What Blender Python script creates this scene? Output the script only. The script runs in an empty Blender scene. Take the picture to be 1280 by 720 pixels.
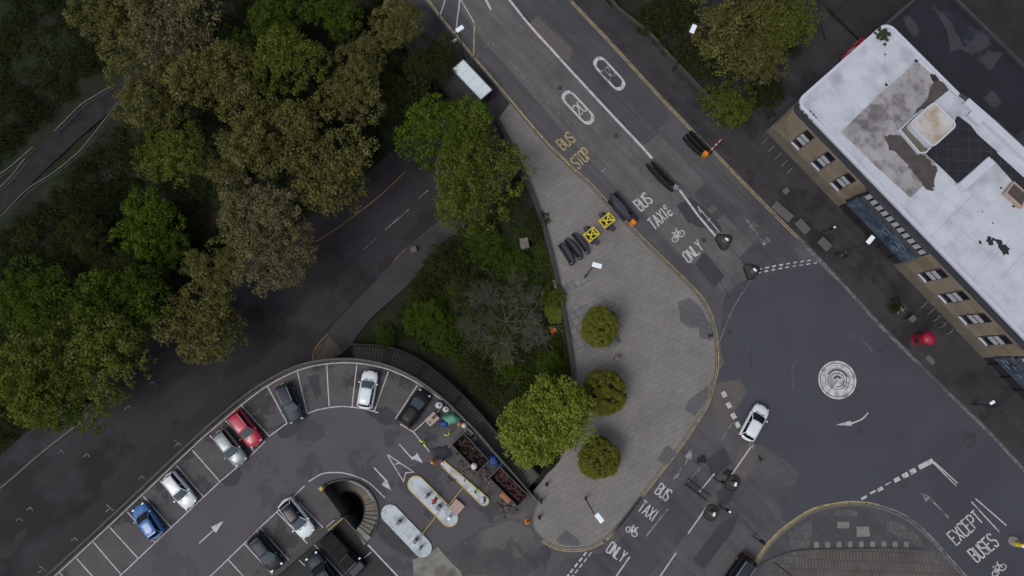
import bpy, math, random
import numpy as np
from mathutils import Vector, Matrix
from mathutils.geometry import tessellate_polygon
R_ = random.Random(7)
PI = math.pi
S = bpy.context.scene
COL = S.collection

# ------------------------------------------------------------------ camera
CAM_H = 75.0
TH = math.atan(100 / 850)
cd = bpy.data.cameras.new('camera'); cam = bpy.data.objects.new('camera', cd); COL.objects.link(cam)
cd.lens = 850 / 1280 * 36; cd.sensor_width = 36; cd.clip_end = 6000; cd.clip_start = 0.5
cam.location = (0, 0, CAM_H); cam.rotation_euler = (TH, 0, 0)
S.camera = cam
# ------------------------------------------------------------------ sky and sun (overcast)
SUN_EL, SUN_AZ = math.radians(58), math.radians(230)
w = bpy.data.worlds.new('World'); S.world = w; w.use_nodes = True
nt = w.node_tree; bg = nt.nodes['Background']
sky = nt.nodes.new('ShaderNodeTexSky'); sky.sky_type = 'NISHITA'; sky.sun_disc = False
sky.sun_elevation = SUN_EL; sky.sun_rotation = SUN_AZ; sky.dust_density = 4.0; sky.air_density = 1.0; sky.ozone_density = 1.0
hs = nt.nodes.new('ShaderNodeHueSaturation'); hs.inputs['Saturation'].default_value = 0.42
nt.links.new(sky.outputs[0], hs.inputs['Color']); nt.links.new(hs.outputs[0], bg.inputs['Color'])
bg.inputs['Strength'].default_value = 0.10
sl = bpy.data.lights.new('sun', 'SUN'); sun = bpy.data.objects.new('sun', sl); COL.objects.link(sun)
sl.energy = 0.8; sl.angle = math.radians(25); sl.color = (1, 0.96, 0.9)
sun.rotation_euler = (PI / 2 - SUN_EL, 0, PI - SUN_AZ)
sun.location = (0, 0, 60)
S.view_settings.view_transform = 'Standard'; S.view_settings.look = 'None'
S.view_settings.exposure = 0.42; S.view_settings.gamma = 1.0
S.view_settings.use_curve_mapping = False

# ------------------------------------------------------------------ helpers
def P(u, v, z=0.0):
    """where the sight line of photograph point (u, v) meets the level z"""
    x = (u - 640) / 850; y = -(v - 360) / 850
    Y = y * math.cos(TH) + math.sin(TH); Z = y * math.sin(TH) - math.cos(TH)
    t = (z - CAM_H) / Z
    return Vector((x * t, Y * t, z))
def PP(pts, z=0.0): return [P(u, v, z) for u, v in pts]
def spline(pts, n=5):
    pts = [Vector(p) for p in pts]; out = []
    for i in range(len(pts) - 1):
        p0 = pts[max(i - 1, 0)]; p1 = pts[i]; p2 = pts[i + 1]; p3 = pts[min(i + 2, len(pts) - 1)]
        for k in range(n):
            t = k / n
            out.append(0.5 * ((2 * p1) + (p2 - p0) * t + (2 * p0 - 5 * p1 + 4 * p2 - p3) * t * t + (3 * p1 - p0 - 3 * p2 + p3) * t ** 3))
    out.append(pts[-1]); return out
def sp(pts, n=5): return [tuple(p) for p in spline(pts, n)]

def tag(o, label=None, cat=None, group=None, kind=None):
    if label: o['label'] = label
    if cat: o['category'] = cat
    if group: o['group'] = group
    if kind: o['kind'] = kind
    return o
def thing(name, label, cat, loc=(0, 0, 0), rz=0.0, group=None):
    o = bpy.data.objects.new(name, None); COL.objects.link(o)
    o.location = loc; o.rotation_euler = (0, 0, rz); o.empty_display_size = .3
    return tag(o, label, cat, group)
def copy_tree(o, parent=None, mats=None):
    c = o.copy(); COL.objects.link(c); c.parent = parent
    for ch in [x for x in bpy.data.objects if x.parent == o]: copy_tree(ch, c)
    return c

class MB:
    def __init__(s): s.v = []; s.f = []; s.m = []; s.mi = 0
    def add(s, vs, fs, mi=None):
        b = len(s.v); s.v += [tuple(p) for p in vs]; s.f += [tuple(i + b for i in f) for f in fs]
        s.m += [s.mi if mi is None else mi] * len(fs)
    def box(s, c, size, rz=0.0, taper=0.0, bev=0.0, mi=None):
        cx, cy, cz = c; a, b, h = size[0] / 2, size[1] / 2, size[2] / 2
        cr, sr = math.cos(rz), math.sin(rz)
        def ring(z, ia, ib, k):
            k = min(k, ia * .45, ib * .45)
            if k > 0: q = [(-ia + k, -ib), (ia - k, -ib), (ia, -ib + k), (ia, ib - k), (ia - k, ib), (-ia + k, ib), (-ia, ib - k), (-ia, -ib + k)]
            else: q = [(-ia, -ib), (ia, -ib), (ia, ib), (-ia, ib)]
            return [(cx + x * cr - y * sr, cy + x * sr + y * cr, cz + z) for x, y in q]
        if bev > 0:
            bz = min(bev, h * .45)
            rs = [ring(-h, a, b, bev), ring(h - bz, a - taper, b - taper, bev), ring(h, a - taper - bev * .7, b - taper - bev * .7, bev)]
        else: rs = [ring(-h, a, b, 0), ring(h, a - taper, b - taper, 0)]
        n = len(rs[0]); vs = [p for r in rs for p in r]; fs = [tuple(reversed(range(n))), tuple(range((len(rs) - 1) * n, len(rs) * n))]
        for k in range(len(rs) - 1):
            for i in range(n): j = (i + 1) % n; fs.append((k * n + i, k * n + j, (k + 1) * n + j, (k + 1) * n + i))
        s.add(vs, fs, mi)
    def tube(s, p, r, n=8, cap=True, mi=None):
        p = [Vector(q) for q in p]
        if not hasattr(r, '__len__'): r = [r] * len(p)
        vs = []; fs = []
        for i, q in enumerate(p):
            d = (p[min(i + 1, len(p) - 1)] - p[max(i - 1, 0)]).normalized()
            a = d.cross(Vector((0, 0, 1)) if abs(d.z) < .95 else Vector((1, 0, 0))).normalized(); b = d.cross(a)
            for k in range(n):
                t = 2 * PI * k / n; vs.append(q + (a * math.cos(t) + b * math.sin(t)) * r[i])
        for i in range(len(p) - 1):
            for k in range(n):
                j = (k + 1) % n; fs.append((i * n + k, i * n + j, (i + 1) * n + j, (i + 1) * n + k))
        if cap: fs.append(tuple(range(n))); fs.append(tuple(reversed(range((len(p) - 1) * n, len(p) * n))))
        s.add(vs, fs, mi)
    def lathe(s, prof, c=(0, 0, 0), n=20, mi=None, sx=1, sy=1, rz=0):
        vs = []; fs = []
        for r, z in prof:
            for k in range(n):
                t = 2 * PI * k / n; x = r * math.cos(t) * sx; y = r * math.sin(t) * sy
                vs.append((c[0] + x * math.cos(rz) - y * math.sin(rz), c[1] + x * math.sin(rz) + y * math.cos(rz), c[2] + z))
        for i in range(len(prof) - 1):
            for k in range(n):
                j = (k + 1) % n; fs.append((i * n + k, i * n + j, (i + 1) * n + j, (i + 1) * n + k))
        fs.append(tuple(reversed(range(n)))); fs.append(tuple(range((len(prof) - 1) * n, len(prof) * n)))
        s.add(vs, fs, mi)
    def prism(s, poly, z0, z1, holes=(), side=True, bottom=False, mi=None, sidemi=None):
        loops = [[Vector((p[0], p[1], 0)) for p in poly]] + [[Vector((p[0], p[1], 0)) for p in h] for h in holes]
        tris = tessellate_polygon(loops); flat = [p for l in loops for p in l]
        top = [(p.x, p.y, z1) for p in flat]; fs = []
        for t in tris:
            a, b, c = (flat[i] for i in t)
            fs.append(tuple(t) if (b - a).cross(c - a).z > 0 else tuple(reversed(t)))
        s.add(top, fs, mi)
        if side:
            for l in loops:
                n = len(l); vs = [(p.x, p.y, z1) for p in l] + [(p.x, p.y, z0) for p in l]
                s.add(vs, [(i, (i + 1) % n, n + (i + 1) % n, n + i) for i in range(n)], sidemi if sidemi is not None else mi)
        if bottom: s.add([(x, y, z0) for x, y, _ in top], [tuple(reversed(f)) for f in fs], mi)
    def ribbon(s, pts, wd, z=None, closed=False, mi=None):
        p = [Vector(q) for q in pts]; n = len(p); L = []; Rr = []
        for i in range(n):
            if closed: a = p[i - 1]; b = p[(i + 1) % n]
            else: a = p[max(i - 1, 0)]; b = p[min(i + 1, n - 1)]
            d1 = (p[i] - a); d2 = (b - p[i]); d1.z = d2.z = 0
            if d1.length < 1e-6: d1 = d2
            if d2.length < 1e-6: d2 = d1
            d1.normalize(); d2.normalize(); d = (d1 + d2)
            if d.length < .2: d = d1.copy()
            d.normalize(); nrm = Vector((-d.y, d.x, 0)); k = max(.55, d.dot(d1))
            ww = wd[i] if hasattr(wd, '__len__') else wd
            zz = p[i].z if z is None else z
            q = p[i] + nrm * ww / 2 / k; L.append((q.x, q.y, zz)); q = p[i] - nrm * ww / 2 / k; Rr.append((q.x, q.y, zz))
        vs = L + Rr; m = n if closed else n - 1
        s.add(vs, [(i, n + i, n + (i + 1) % n, (i + 1) % n) for i in range(m)], mi)
        return L, Rr
    def wall(s, pts, wd, z0, z1, closed=False, mi=None):
        """upright strip of rectangular section following pts; z0, z1 numbers or lists"""
        m = MB(); L, Rr = m.ribbon(pts, wd, 0, closed); n = len(L)
        g = lambda z, i: z[i] if hasattr(z, '__len__') else z
        vs = []
        for i in range(n): vs += [(L[i][0], L[i][1], g(z0, i)), (L[i][0], L[i][1], g(z1, i)), (Rr[i][0], Rr[i][1], g(z1, i)), (Rr[i][0], Rr[i][1], g(z0, i))]
        fs = []
        for i in range(n if closed else n - 1):
            j = (i + 1) % n
            for k in range(4): l = (k + 1) % 4; fs.append((i * 4 + k, i * 4 + l, j * 4 + l, j * 4 + k))
        if not closed: fs += [(3, 2, 1, 0), tuple(range(4 * n - 4, 4 * n))]
        s.add(vs, fs, mi)
    def build(s, name, mat, parent=None, world=False, smooth=False, loc=None, flip=True):
        v = s.v
        if world and parent is not None:
            o = Vector(parent.location); c, sn = math.cos(-parent.rotation_euler.z), math.sin(-parent.rotation_euler.z)
            v = [((x - o.x) * c - (y - o.y) * sn, (x - o.x) * sn + (y - o.y) * c, z - o.z) for x, y, z in v]
        me = bpy.data.meshes.new(name); me.from_pydata(v, [], s.f)
        for m in (mat if isinstance(mat, (list, tuple)) else [mat]): me.materials.append(m)
        if any(s.m): me.polygons.foreach_set('material_index', s.m)
        if smooth: me.polygons.foreach_set('use_smooth', [True] * len(s.f))
        me.update()
        ob = bpy.data.objects.new(name, me); COL.objects.link(ob); ob.parent = parent
        if loc is not None: ob.location = loc
        return ob

def build_each(chunks, name, mat, parent, **kw):
    for c in chunks:
        b = MB(); c(b); b.build(name, mat, parent, **kw)
# ------------------------------------------------------------------ materials
def mat(name, base, rough=.85, var=.0, scale=3., metal=0., spec=.3, stain=None, stain_scale=.15, stain_thr=(.5, .62), bump=0., bscale=30., coat=0., second=None, fine=0.0, stain_rough=None, streak=None):
    m = bpy.data.materials.new(name); m.use_nodes = True; n = m.node_tree.nodes; l = m.node_tree.links
    b = n['Principled BSDF']; b.inputs['Roughness'].default_value = rough; b.inputs['Metallic'].default_value = metal
    b.inputs['Specular IOR Level'].default_value = spec; b.inputs['Coat Weight'].default_value = coat
    b.inputs['Base Color'].default_value = (*base, 1)
    tc = n.new('ShaderNodeTexCoord'); out = None
    def rgb(c): r = n.new('ShaderNodeRGB'); r.outputs[0].default_value = (*c, 1); return r.outputs[0]
    cur = rgb(base)
    def noise(sc, det=6, ro=.6, off=0):
        t = n.new('ShaderNodeTexNoise'); t.inputs['Scale'].default_value = sc; t.inputs['Detail'].default_value = det; t.inputs['Roughness'].default_value = ro
        if off:
            mp = n.new('ShaderNodeMapping'); mp.inputs['Location'].default_value = (off, off * 1.7, off * .3); l.new(tc.outputs['Object'], mp.inputs['Vector']); l.new(mp.outputs[0], t.inputs['Vector'])
        else: l.new(tc.outputs['Object'], t.inputs['Vector'])
        return t.outputs['Fac']
    def mul(cur, fac, lo, hi, flo=.25, fhi=.75):
        mr = n.new('ShaderNodeMapRange'); mr.inputs[1].default_value = flo; mr.inputs[2].default_value = fhi; mr.inputs[3].default_value = lo; mr.inputs[4].default_value = hi
        l.new(fac, mr.inputs[0]); x = n.new('ShaderNodeVectorMath'); x.operation = 'SCALE'; l.new(cur, x.inputs[0]); l.new(mr.outputs[0], x.inputs['Scale']); return x.outputs[0]
    if second:
        mx = n.new('ShaderNodeMix'); mx.data_type = 'RGBA'; mr = n.new('ShaderNodeMapRange'); mr.inputs[1].default_value = .42; mr.inputs[2].default_value = .6
        l.new(noise(scale * .4, 5, .6, 11), mr.inputs[0]); l.new(mr.outputs[0], mx.inputs[0]); l.new(cur, mx.inputs[6]); mx.inputs[7].default_value = (*second, 1); cur = mx.outputs[2]
    if var: cur = mul(cur, noise(scale), 1 - var, 1 + var)
    if fine: cur = mul(cur, noise(9., 4, .75, 5), 1 - fine, 1 + fine, .3, .7)
    if streak:
        t = n.new('ShaderNodeTexNoise'); t.inputs['Scale'].default_value = 1.0; t.inputs['Detail'].default_value = 7; t.inputs['Roughness'].default_value = .65
        mp = n.new('ShaderNodeMapping'); mp.vector_type = 'TEXTURE'; mp.inputs['Rotation'].default_value = (0, 0, math.radians(streak)); mp.inputs['Scale'].default_value = (9, .8, 1)
        l.new(tc.outputs['Object'], mp.inputs['Vector']); l.new(mp.outputs[0], t.inputs['Vector']); cur = mul(cur, t.outputs['Fac'], .80, 1.2, .3, .7)
    if stain:
        f = noise(stain_scale, 7, .62, 31)
        mr = n.new('ShaderNodeMapRange'); mr.inputs[1].default_value = stain_thr[0]; mr.inputs[2].default_value = stain_thr[1]; l.new(f, mr.inputs[0])
        mx = n.new('ShaderNodeMix'); mx.data_type = 'RGBA'; l.new(mr.outputs[0], mx.inputs[0]); l.new(cur, mx.inputs[6])
        y = n.new('ShaderNodeVectorMath'); y.operation = 'MULTIPLY'; l.new(cur, y.inputs[0]); y.inputs[1].default_value = stain; l.new(y.outputs[0], mx.inputs[7]); cur = mx.outputs[2]
        if stain_rough is not None:
            rr = n.new('ShaderNodeMapRange'); rr.inputs[3].default_value = rough; rr.inputs[4].default_value = stain_rough; l.new(mr.outputs[0], rr.inputs[0]); l.new(rr.outputs[0], b.inputs['Roughness'])
    l.new(cur, b.inputs['Base Color'])
    if bump:
        bp = n.new('ShaderNodeBump'); bp.inputs['Strength'].default_value = bump; bp.inputs['Distance'].default_value = .02; l.new(noise(bscale), bp.inputs['Height']); l.new(bp.outputs[0], b.inputs['Normal'])
    return m
def slab_mat(name, c1, c2, mortar, bw, bh, rz, rough=.8, var=.2, off=.5, msize=.03, stain=None):
    m = mat(name, c1, rough); n = m.node_tree.nodes; l = m.node_tree.links; b = n['Principled BSDF']
    tc = n.new('ShaderNodeTexCoord'); mp = n.new('ShaderNodeMapping'); mp.inputs['Rotation'].default_value = (0, 0, rz); l.new(tc.outputs['Object'], mp.inputs['Vector'])
    br = n.new('ShaderNodeTexBrick'); br.inputs['Color1'].default_value = (*c1, 1); br.inputs['Color2'].default_value = (*c2, 1); br.inputs['Mortar'].default_value = (*mortar, 1)
    br.inputs['Scale'].default_value = 1; br.inputs['Brick Width'].default_value = bw; br.inputs['Row Height'].default_value = bh; br.inputs['Mortar Size'].default_value = msize; br.offset = off; br.inputs['Bias'].default_value = 0
    l.new(mp.outputs[0], br.inputs['Vector'])
    t = n.new('ShaderNodeTexNoise'); t.inputs['Scale'].default_value = .22; t.inputs['Detail'].default_value = 8; t.inputs['Roughness'].default_value = .65; l.new(tc.outputs['Object'], t.inputs['Vector'])
    mr = n.new('ShaderNodeMapRange'); mr.inputs[1].default_value = .3; mr.inputs[2].default_value = .7; mr.inputs[3].default_value = 1 - var; mr.inputs[4].default_value = 1 + var; l.new(t.outputs['Fac'], mr.inputs[0])
    x = n.new('ShaderNodeVectorMath'); x.operation = 'SCALE'; l.new(br.outputs['Color'], x.inputs[0]); l.new(mr.outputs[0], x.inputs['Scale']); l.new(x.outputs[0], b.inputs['Base Color'])
    return m
M = {}
def mk(k, *a, **kw): M[k] = mat(k, *a, **kw)
mk('asphalt', (.066, .064, .070), .85, .14, .35, streak=-47, stain=(.66, .66, .7), stain_scale=.09, stain_thr=(.5, .66), fine=.14, bump=.2)
mk('asphalt_light', (.090, .087, .090), .88, .12, .5, streak=-47, stain=(.82, .82, .85), stain_scale=.25, fine=.14)
mk('asphalt_dark', (.052, .051, .058), .8, .12, .5, streak=-47, stain=(.85, .85, .85), stain_scale=.2, fine=.12)
mk('asphalt_smooth', (.044, .0465, .060), .75, .13, .13, stain=(.84, .84, .86), stain_scale=.08, fine=.10)
mk('asphalt_patch_dark', (.036, .036, .042), .8, .15, .8, fine=.12)
mk('asphalt_patch_brown', (.085, .078, .074), .9, .12, .8, fine=.14)
mk('deck', (.067, .064, .073), .82, .14, .3, stain=(.45, .45, .5), stain_scale=.15, stain_thr=(.535, .56), fine=.12, stain_rough=.6)
mk('deck_blotchy', (.050, .049, .056), .8, .15, .5, stain=(.42, .42, .48), stain_scale=.30, stain_thr=(.46, .50), fine=.14, second=(.085, .083, .085), stain_rough=.5)
mk('tar', (.0095, .0092, .011), .7, .3, 1.)
mk('deck_bay', (.070, .067, .070), .85, .2, .5, stain=(.55, .55, .58), stain_scale=.2, stain_thr=(.53, .57), fine=.14)
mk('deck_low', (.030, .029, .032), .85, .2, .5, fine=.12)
mk('low_road', (.023, .0205, .026), .8, .15, .3, streak=36, stain=(.38, .38, .42), stain_scale=.11, stain_thr=(.47, .56), fine=.12)
mk('low_pavement', (.037, .034, .038), .85, .2, .5, stain=(.6, .6, .62), stain_scale=.3, fine=.12)
mk('dark_pavement', (.030, .028, .032), .85, .25, .5, streak=-47, stain=(.6, .6, .64), stain_scale=.3, stain_thr=(.5, .6), fine=.15)
mk('kerb', (.10, .098, .095), .85, .2, 2.)
mk('kerb_dark', (.035, .034, .036), .85, .2, 2.)
mk('paint', (.40, .40, .415), .7, .2, 3., stain=(.45, .45, .47), stain_scale=1.6, stain_thr=(.5, .68))
mk('paint_worn', (.22, .22, .23), .8, .2, 3., stain=(.38, .38, .40), stain_scale=2.2, stain_thr=(.42, .56))
mk('paint_rb', (.46, .46, .47), .8, .25, 1.2, stain=(.5, .5, .52), stain_scale=1.3, stain_thr=(.45, .62))
mk('paint_faint', (.10, .10, .11), .8, .2, 3., stain=(.5, .5, .52), stain_scale=2.2, stain_thr=(.42, .56))
mk('paint_deck', (.40, .39, .42), .7, .12, 2., stain=(.7, .7, .7), stain_scale=1.5)
mk('paint_yellow', (.33, .27, .145), .75, .2, 3., stain=(.5, .5, .5), stain_scale=1.6, stain_thr=(.48, .64))
mk('paint_yellow_dull', (.17, .11, .05), .8, .2, 3., stain=(.5, .5, .5), stain_scale=1.2)
mk('concrete', (.17, .165, .15), .9, .18, 1., stain=(.6, .58, .55), stain_scale=.5)
mk('concrete_dark', (.066, .065, .063), .9, .25, 1.2)
mk('concrete_stair', (.13, .122, .105), .9, .2, 1.5)
mk('stone_wall', (.045, .042, .038), .95, .3, 2.5)
mk('soil', (.014, .014, .009), .95, .4, .6, second=(.010, .017, .005), fine=.3)
mk('yard', (.020, .019, .019), .9, .35, .5, fine=.2)
mk('path', (.018, .016, .019), .9, .3, .8, stain=(.5, .5, .55), stain_scale=.5, fine=.2)
mk('steel', (.30, .31, .32), .45, .1, 4., metal=.7)
mk('slab_grey', (.24, .25, .28), .7)
mk('steel_dull', (.13, .135, .14), .6, .1, 4., metal=.3)
mk('black', (.012, .012, .014), .5, .1, 3.)
mk('soft_black', (.009, .009, .011), .75, .1, 3., spec=.15)
mk('seat_stone', (.085, .083, .085), .9, .2, 2.)
mk('shelter_white', (.50, .56, .60), .6, .06, 1.)
mk('black_rubber', (.018, .018, .022), .65, .25, 3.)
mk('barrier_blue', (.030, .035, .048), .55, .2, 3.)
mk('orange', (.55, .17, .01), .5, .1, 4.)
mk('yellow_steel', (.60, .48, .02), .5, .15, 6.)
mk('yellow_arm', (.36, .27, .08), .5, .1, 5.)
mk('white', (.72, .74, .76), .5, .08, 2.)
mk('white_dirty', (.38, .43, .48), .75, .14, .8, stain=(.70, .69, .66), stain_scale=1.1, fine=.08)
mk('lamp_white', (.66, .74, .80), .3)
mk('roof_white', (.41, .435, .495), .6, .14, .5, stain=(.62, .61, .62), stain_scale=.28, stain_thr=(.50, .74), fine=.05)
mk('parapet', (.42, .44, .51), .55, .05, 1.)
mk('roof_grey', (.25, .24, .26), .8, .3, .55, stain=(.5, .48, .47), stain_scale=.6, stain_thr=(.48, .62), fine=.15)
mk('roof_mud', (.060, .052, .050), .55, .3, 1.2)
mk('roof_black', (.012, .013, .019), .55, .2, .3, stain=(2.2, 2.2, 2.2), stain_scale=.12, stain_thr=(.56, .58))
mk('roof_patch', (.032, .034, .042), .6, .15, .6)
mk('rust_roof', (.42, .42, .42), .6, .05, .5, stain=(.55, .36, .14), stain_scale=.45, stain_thr=(.40, .66))
mk('rust', (.20, .10, .03), .8, .3, 3.)
mk('slate', (.040, .043, .055), .7, .15, 1.)
mk('sandstone', (.170, .140, .105), .9, .18, .9, stain=(.75, .72, .68), stain_scale=.45, fine=.08)
mk('sandstone_dirty', (.105, .095, .078), .9, .25, .9, fine=.1)
mk('glass_dark', (.010, .012, .018), .12, spec=.5)
mk('glass_car', (.007, .011, .015), .2, spec=.22)
mk('glass_pale', (.05, .075, .085), .12, spec=.6)
mk('spandrel', (.30, .31, .34), .6, .08, 2.)
mk('blue_mural', (.028, .046, .078), .7, .35, 1.6, second=(.065, .090, .115), stain=(.5, .5, .55), stain_scale=.9)
mk('mural_pale', (.11, .15, .19), .6)
mk('mural_dark', (.02, .03, .055), .6)
mk('tyre', (.010, .010, .011), .8)
mk('trim', (.02, .02, .022), .5)
mk('headlight', (.22, .23, .24), .1, spec=.7)
mk('taillight', (.22, .01, .01), .2)
mk('car_white', (.56, .60, .65), .28, coat=.5)
mk('car_red', (.33, .008, .035), .28, coat=.5)
mk('car_blue', (.035, .13, .36), .28, coat=.5)
mk('car_silver', (.17, .20, .21), .3, metal=.3, coat=.5)
mk('car_dark', (.012, .015, .022), .4, spec=.2)
mk('car_black', (.007, .007, .009), .4, spec=.2)
mk('car_wine', (.10, .008, .02), .3, coat=.5)
mk('car_slate', (.018, .026, .038), .4, spec=.2)
mk('skip_rust', (.034, .016, .014), .85, .35, 2.5, second=(.018, .013, .013))
mk('skip_red', (.055, .018, .019), .8, .3, 2., second=(.028, .014, .014))
mk('waste', (.030, .018, .016), .9, .5, 3., second=(.015, .012, .012))
mk('rubble', (.11, .09, .08), .95, .5, 5., second=(.04, .03, .03))
mk('wood', (.30, .13, .07), .8, .2, 4.)
mk('ply', (.33, .25, .22), .85, .15, 2.)
mk('tarp_green', (.085, .25, .18), .6, .15, 3.)
mk('tarp_blue', (.02, .055, .20), .6, .2, 3.)
mk('hivis', (.55, .75, .06), .7)
mk('hivis_orange', (.42, .075, .02), .7)
mk('trousers', (.02, .022, .03), .85)
mk('skin', (.32, .18, .13), .7)
mk('helmet_white', (.65, .66, .66), .4)
mk('helmet_yellow', (.55, .42, .03), .4)
mk('coat_dark', (.018, .018, .022), .8)
mk('bag_white', (.45, .46, .48), .7)
mk('bark', (.020, .017, .013), .95, .3, 4.)
mk('bark_grey', (.085, .080, .062), .95, .2, 4.)
mk('red_gloss', (.24, .008, .028), .35, .25, 2., coat=.3)
mk('red_white', (.50, .48, .48), .5)
mk('red', (.38, .03, .02), .5)
mk('mat_dark', (.022, .024, .034), .7, .2, 2.)
mk('blue_sheet', (.05, .06, .08), .7)
M['plaza'] = slab_mat('plaza', (.162, .155, .150), (.146, .140, .137), (.116, .111, .108), .95, .55, math.radians(-28), var=.17, msize=.025)
M['plaza_light'] = slab_mat('plaza_light', (.165, .165, .17), (.12, .12, .125), (.075, .073, .072), .75, .75, math.radians(-28), var=.2, off=0, msize=.04)
M['plaza_blue'] = slab_mat('plaza_blue', (.092, .093, .102), (.080, .082, .092), (.065, .065, .068), .6, .6, math.radians(20), var=.15)
M['brick_paving'] = slab_mat('brick_paving', (.088, .074, .070), (.072, .064, .063), (.04, .035, .033), .35, 1.0, math.radians(2), var=.3)
M['island_slab'] = slab_mat('island_slab', (.088, .085, .085), (.062, .061, .066), (.04, .04, .04), .6, .9, math.radians(5), var=.3)
M['black_tiles'] = slab_mat('black_tiles', (.016, .017, .024), (.012, .013, .019), (.04, .042, .05), 1.1, 1.1, math.radians(45), var=.1, off=0, msize=.02)

def leaf_mat(name, c0, c1, c2, trans=.36):
    m = bpy.data.materials.new(name); m.use_nodes = True; n = m.node_tree.nodes; l = m.node_tree.links
    for x in list(n): n.remove(x)
    at = n.new('ShaderNodeAttribute'); at.attribute_name = 'tint'
    cr = n.new('ShaderNodeValToRGB'); e = cr.color_ramp.elements; e[0].position = .0; e[0].color = (*c0, 1); e[1].position = 1.; e[1].color = (*c2, 1)
    k = cr.color_ramp.elements.new(.5); k.color = (*c1, 1)
    d = n.new('ShaderNodeBsdfDiffuse'); t = n.new('ShaderNodeBsdfTranslucent'); mx = n.new('ShaderNodeMixShader'); mx.inputs[0].default_value = trans; o = n.new('ShaderNodeOutputMaterial')
    l.new(at.outputs['Fac'], cr.inputs[0]); l.new(cr.outputs[0], d.inputs['Color']); l.new(cr.outputs[0], t.inputs['Color'])
    l.new(d.outputs[0], mx.inputs[1]); l.new(t.outputs[0], mx.inputs[2]); l.new(mx.outputs[0], o.inputs['Surface'])
    M[name] = m
leaf_mat('leaf_khaki', (.050, .053, .016), (.118, .118, .038), (.235, .225, .095))
leaf_mat('leaf_brown', (.055, .050, .022), (.128, .116, .056), (.26, .24, .13))
leaf_mat('leaf_olive', (.042, .054, .010), (.098, .118, .022), (.185, .205, .055))
leaf_mat('leaf_green', (.026, .044, .007), (.056, .086, .012), (.110, .150, .028))
leaf_mat('leaf_bright', (.028, .05, .006), (.066, .112, .012), (.13, .19, .035))
leaf_mat('leaf_lime', (.085, .115, .014), (.18, .215, .032), (.27, .31, .07))
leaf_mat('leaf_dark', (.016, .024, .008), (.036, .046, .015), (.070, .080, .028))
leaf_mat('leaf_clip', (.095, .100, .018), (.150, .158, .028), (.20, .205, .045))
leaf_mat('leaf_tuft', (.024, .042, .008), (.052, .080, .015), (.095, .125, .027))
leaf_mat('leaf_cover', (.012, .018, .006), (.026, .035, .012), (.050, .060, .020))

# ------------------------------------------------------------------ levels and outlines (metres; street level 0, lower road -6)
LOW = -6.0
lowL = spline(PP([(-170, 740), (-80, 670), (0, 610), (50, 567), (110, 520), (200, 440), (300, 365), (395, 301), (449, 264), (507, 212), (560, 160), (640, 85)], LOW), 3)
lowR = spline(PP([(-120, 900), (0, 800), (110, 705), (200, 620), (300, 530), (392, 450), (415, 411), (489, 333), (516, 304), (550, 277), (600, 235), (680, 165)], LOW), 3)
lowRp = spline(PP([(392, 453), (430, 441), (462, 400), (497, 368), (522, 345), (545, 312), (575, 287), (625, 250), (690, 190)], LOW), 3)
plazaL = [(622, 150), (640, 185), (655, 217), (672, 262), (684, 300), (695, 345), (706, 400), (716, 462), (716, 500), (712, 540), (700, 575), (684, 592), (676, 603), (666, 614)]
kerbL = [(510, -25), (537, 7), (549, 22), (568, 45), (591, 73), (610, 95), (638, 129), (663, 159), (688, 187), (718, 216), (739, 235), (758, 256), (785, 284), (813, 312), (838, 336), (863, 361), (877, 377), (887, 398), (893, 425), (894, 460), (888, 482), (883, 502), (862, 537), (845, 561), (822, 591), (800, 619), (770, 657), (752, 675), (725, 685), (697, 683), (679, 673), (668, 660), (667, 645), (672, 629)]
kerbR = [(660, -60), (716, 0), (760, 46), (791, 80), (824, 116), (864, 158), (896, 190), (964, 260), (998, 294), (1060, 358), (1103, 406), (1153, 455), (1188, 490), (1239, 539), (1284, 588), (1350, 660)]
isl = [(905, 760), (925, 728), (947, 703), (959, 686), (972, 671), (992, 655), (1019, 639), (1060, 631), (1090, 633), (1118, 642), (1142, 656), (1169, 682), (1189, 705), (1212, 730), (1240, 770)]
deckOut = sp([(672, 626), (659, 611), (640, 589), (620, 567), (598, 541), (575, 518), (553, 497), (522, 474), (486, 457), (446, 449), (408, 450), (372, 458), (333, 478), (298, 503), (243, 551), (155, 634), (66, 716), (-20, 796)], 4)
# void of the stairwell and of the lower parking level
cx_, cy_ = 430, 643.5
arc = [(cx_ + 43.5 * math.cos(a), cy_ + 45.5 * math.sin(a)) for a in np.linspace(math.radians(-128.5), math.radians(50), 22)]
void_px = [(262, 790), (344, 719), (429, 646)] + [(401, 607)] + arc[1:-1] + [(459, 680), (498, 722), (556, 790)]

NORTH_Y = P(610, 215).y
def rough(pts, amp=.25, sub=4, seed=1):
    rr = random.Random(seed + len(pts)); out = []
    for i, p in enumerate(pts):
        q = pts[(i + 1) % len(pts)]
        for k in range(sub):
            t = k / sub; out.append((p[0] + (q[0] - p[0]) * t + rr.uniform(-amp, amp), p[1] + (q[1] - p[1]) * t + rr.uniform(-amp, amp)))
    return out
def inpoly(x, y, poly):
    c = False; j = len(poly) - 1
    for i in range(len(poly)):
        xi, yi = poly[i][0], poly[i][1]; xj, yj = poly[j][0], poly[j][1]
        if (yi > y) != (yj > y) and x < (xj - xi) * (y - yi) / (yj - yi) + xi: c = not c
        j = i
    return c
def dist(x, y, line):
    b = 1e9
    for i in range(len(line) - 1):
        ax, ay = line[i][0], line[i][1]; dx, dy = line[i + 1][0] - ax, line[i + 1][1] - ay
        t = max(0, min(1, ((x - ax) * dx + (y - ay) * dy) / (dx * dx + dy * dy + 1e-9)))
        b = min(b, (x - ax - dx * t) ** 2 + (y - ay - dy * t) ** 2)
    return math.sqrt(b)
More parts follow.
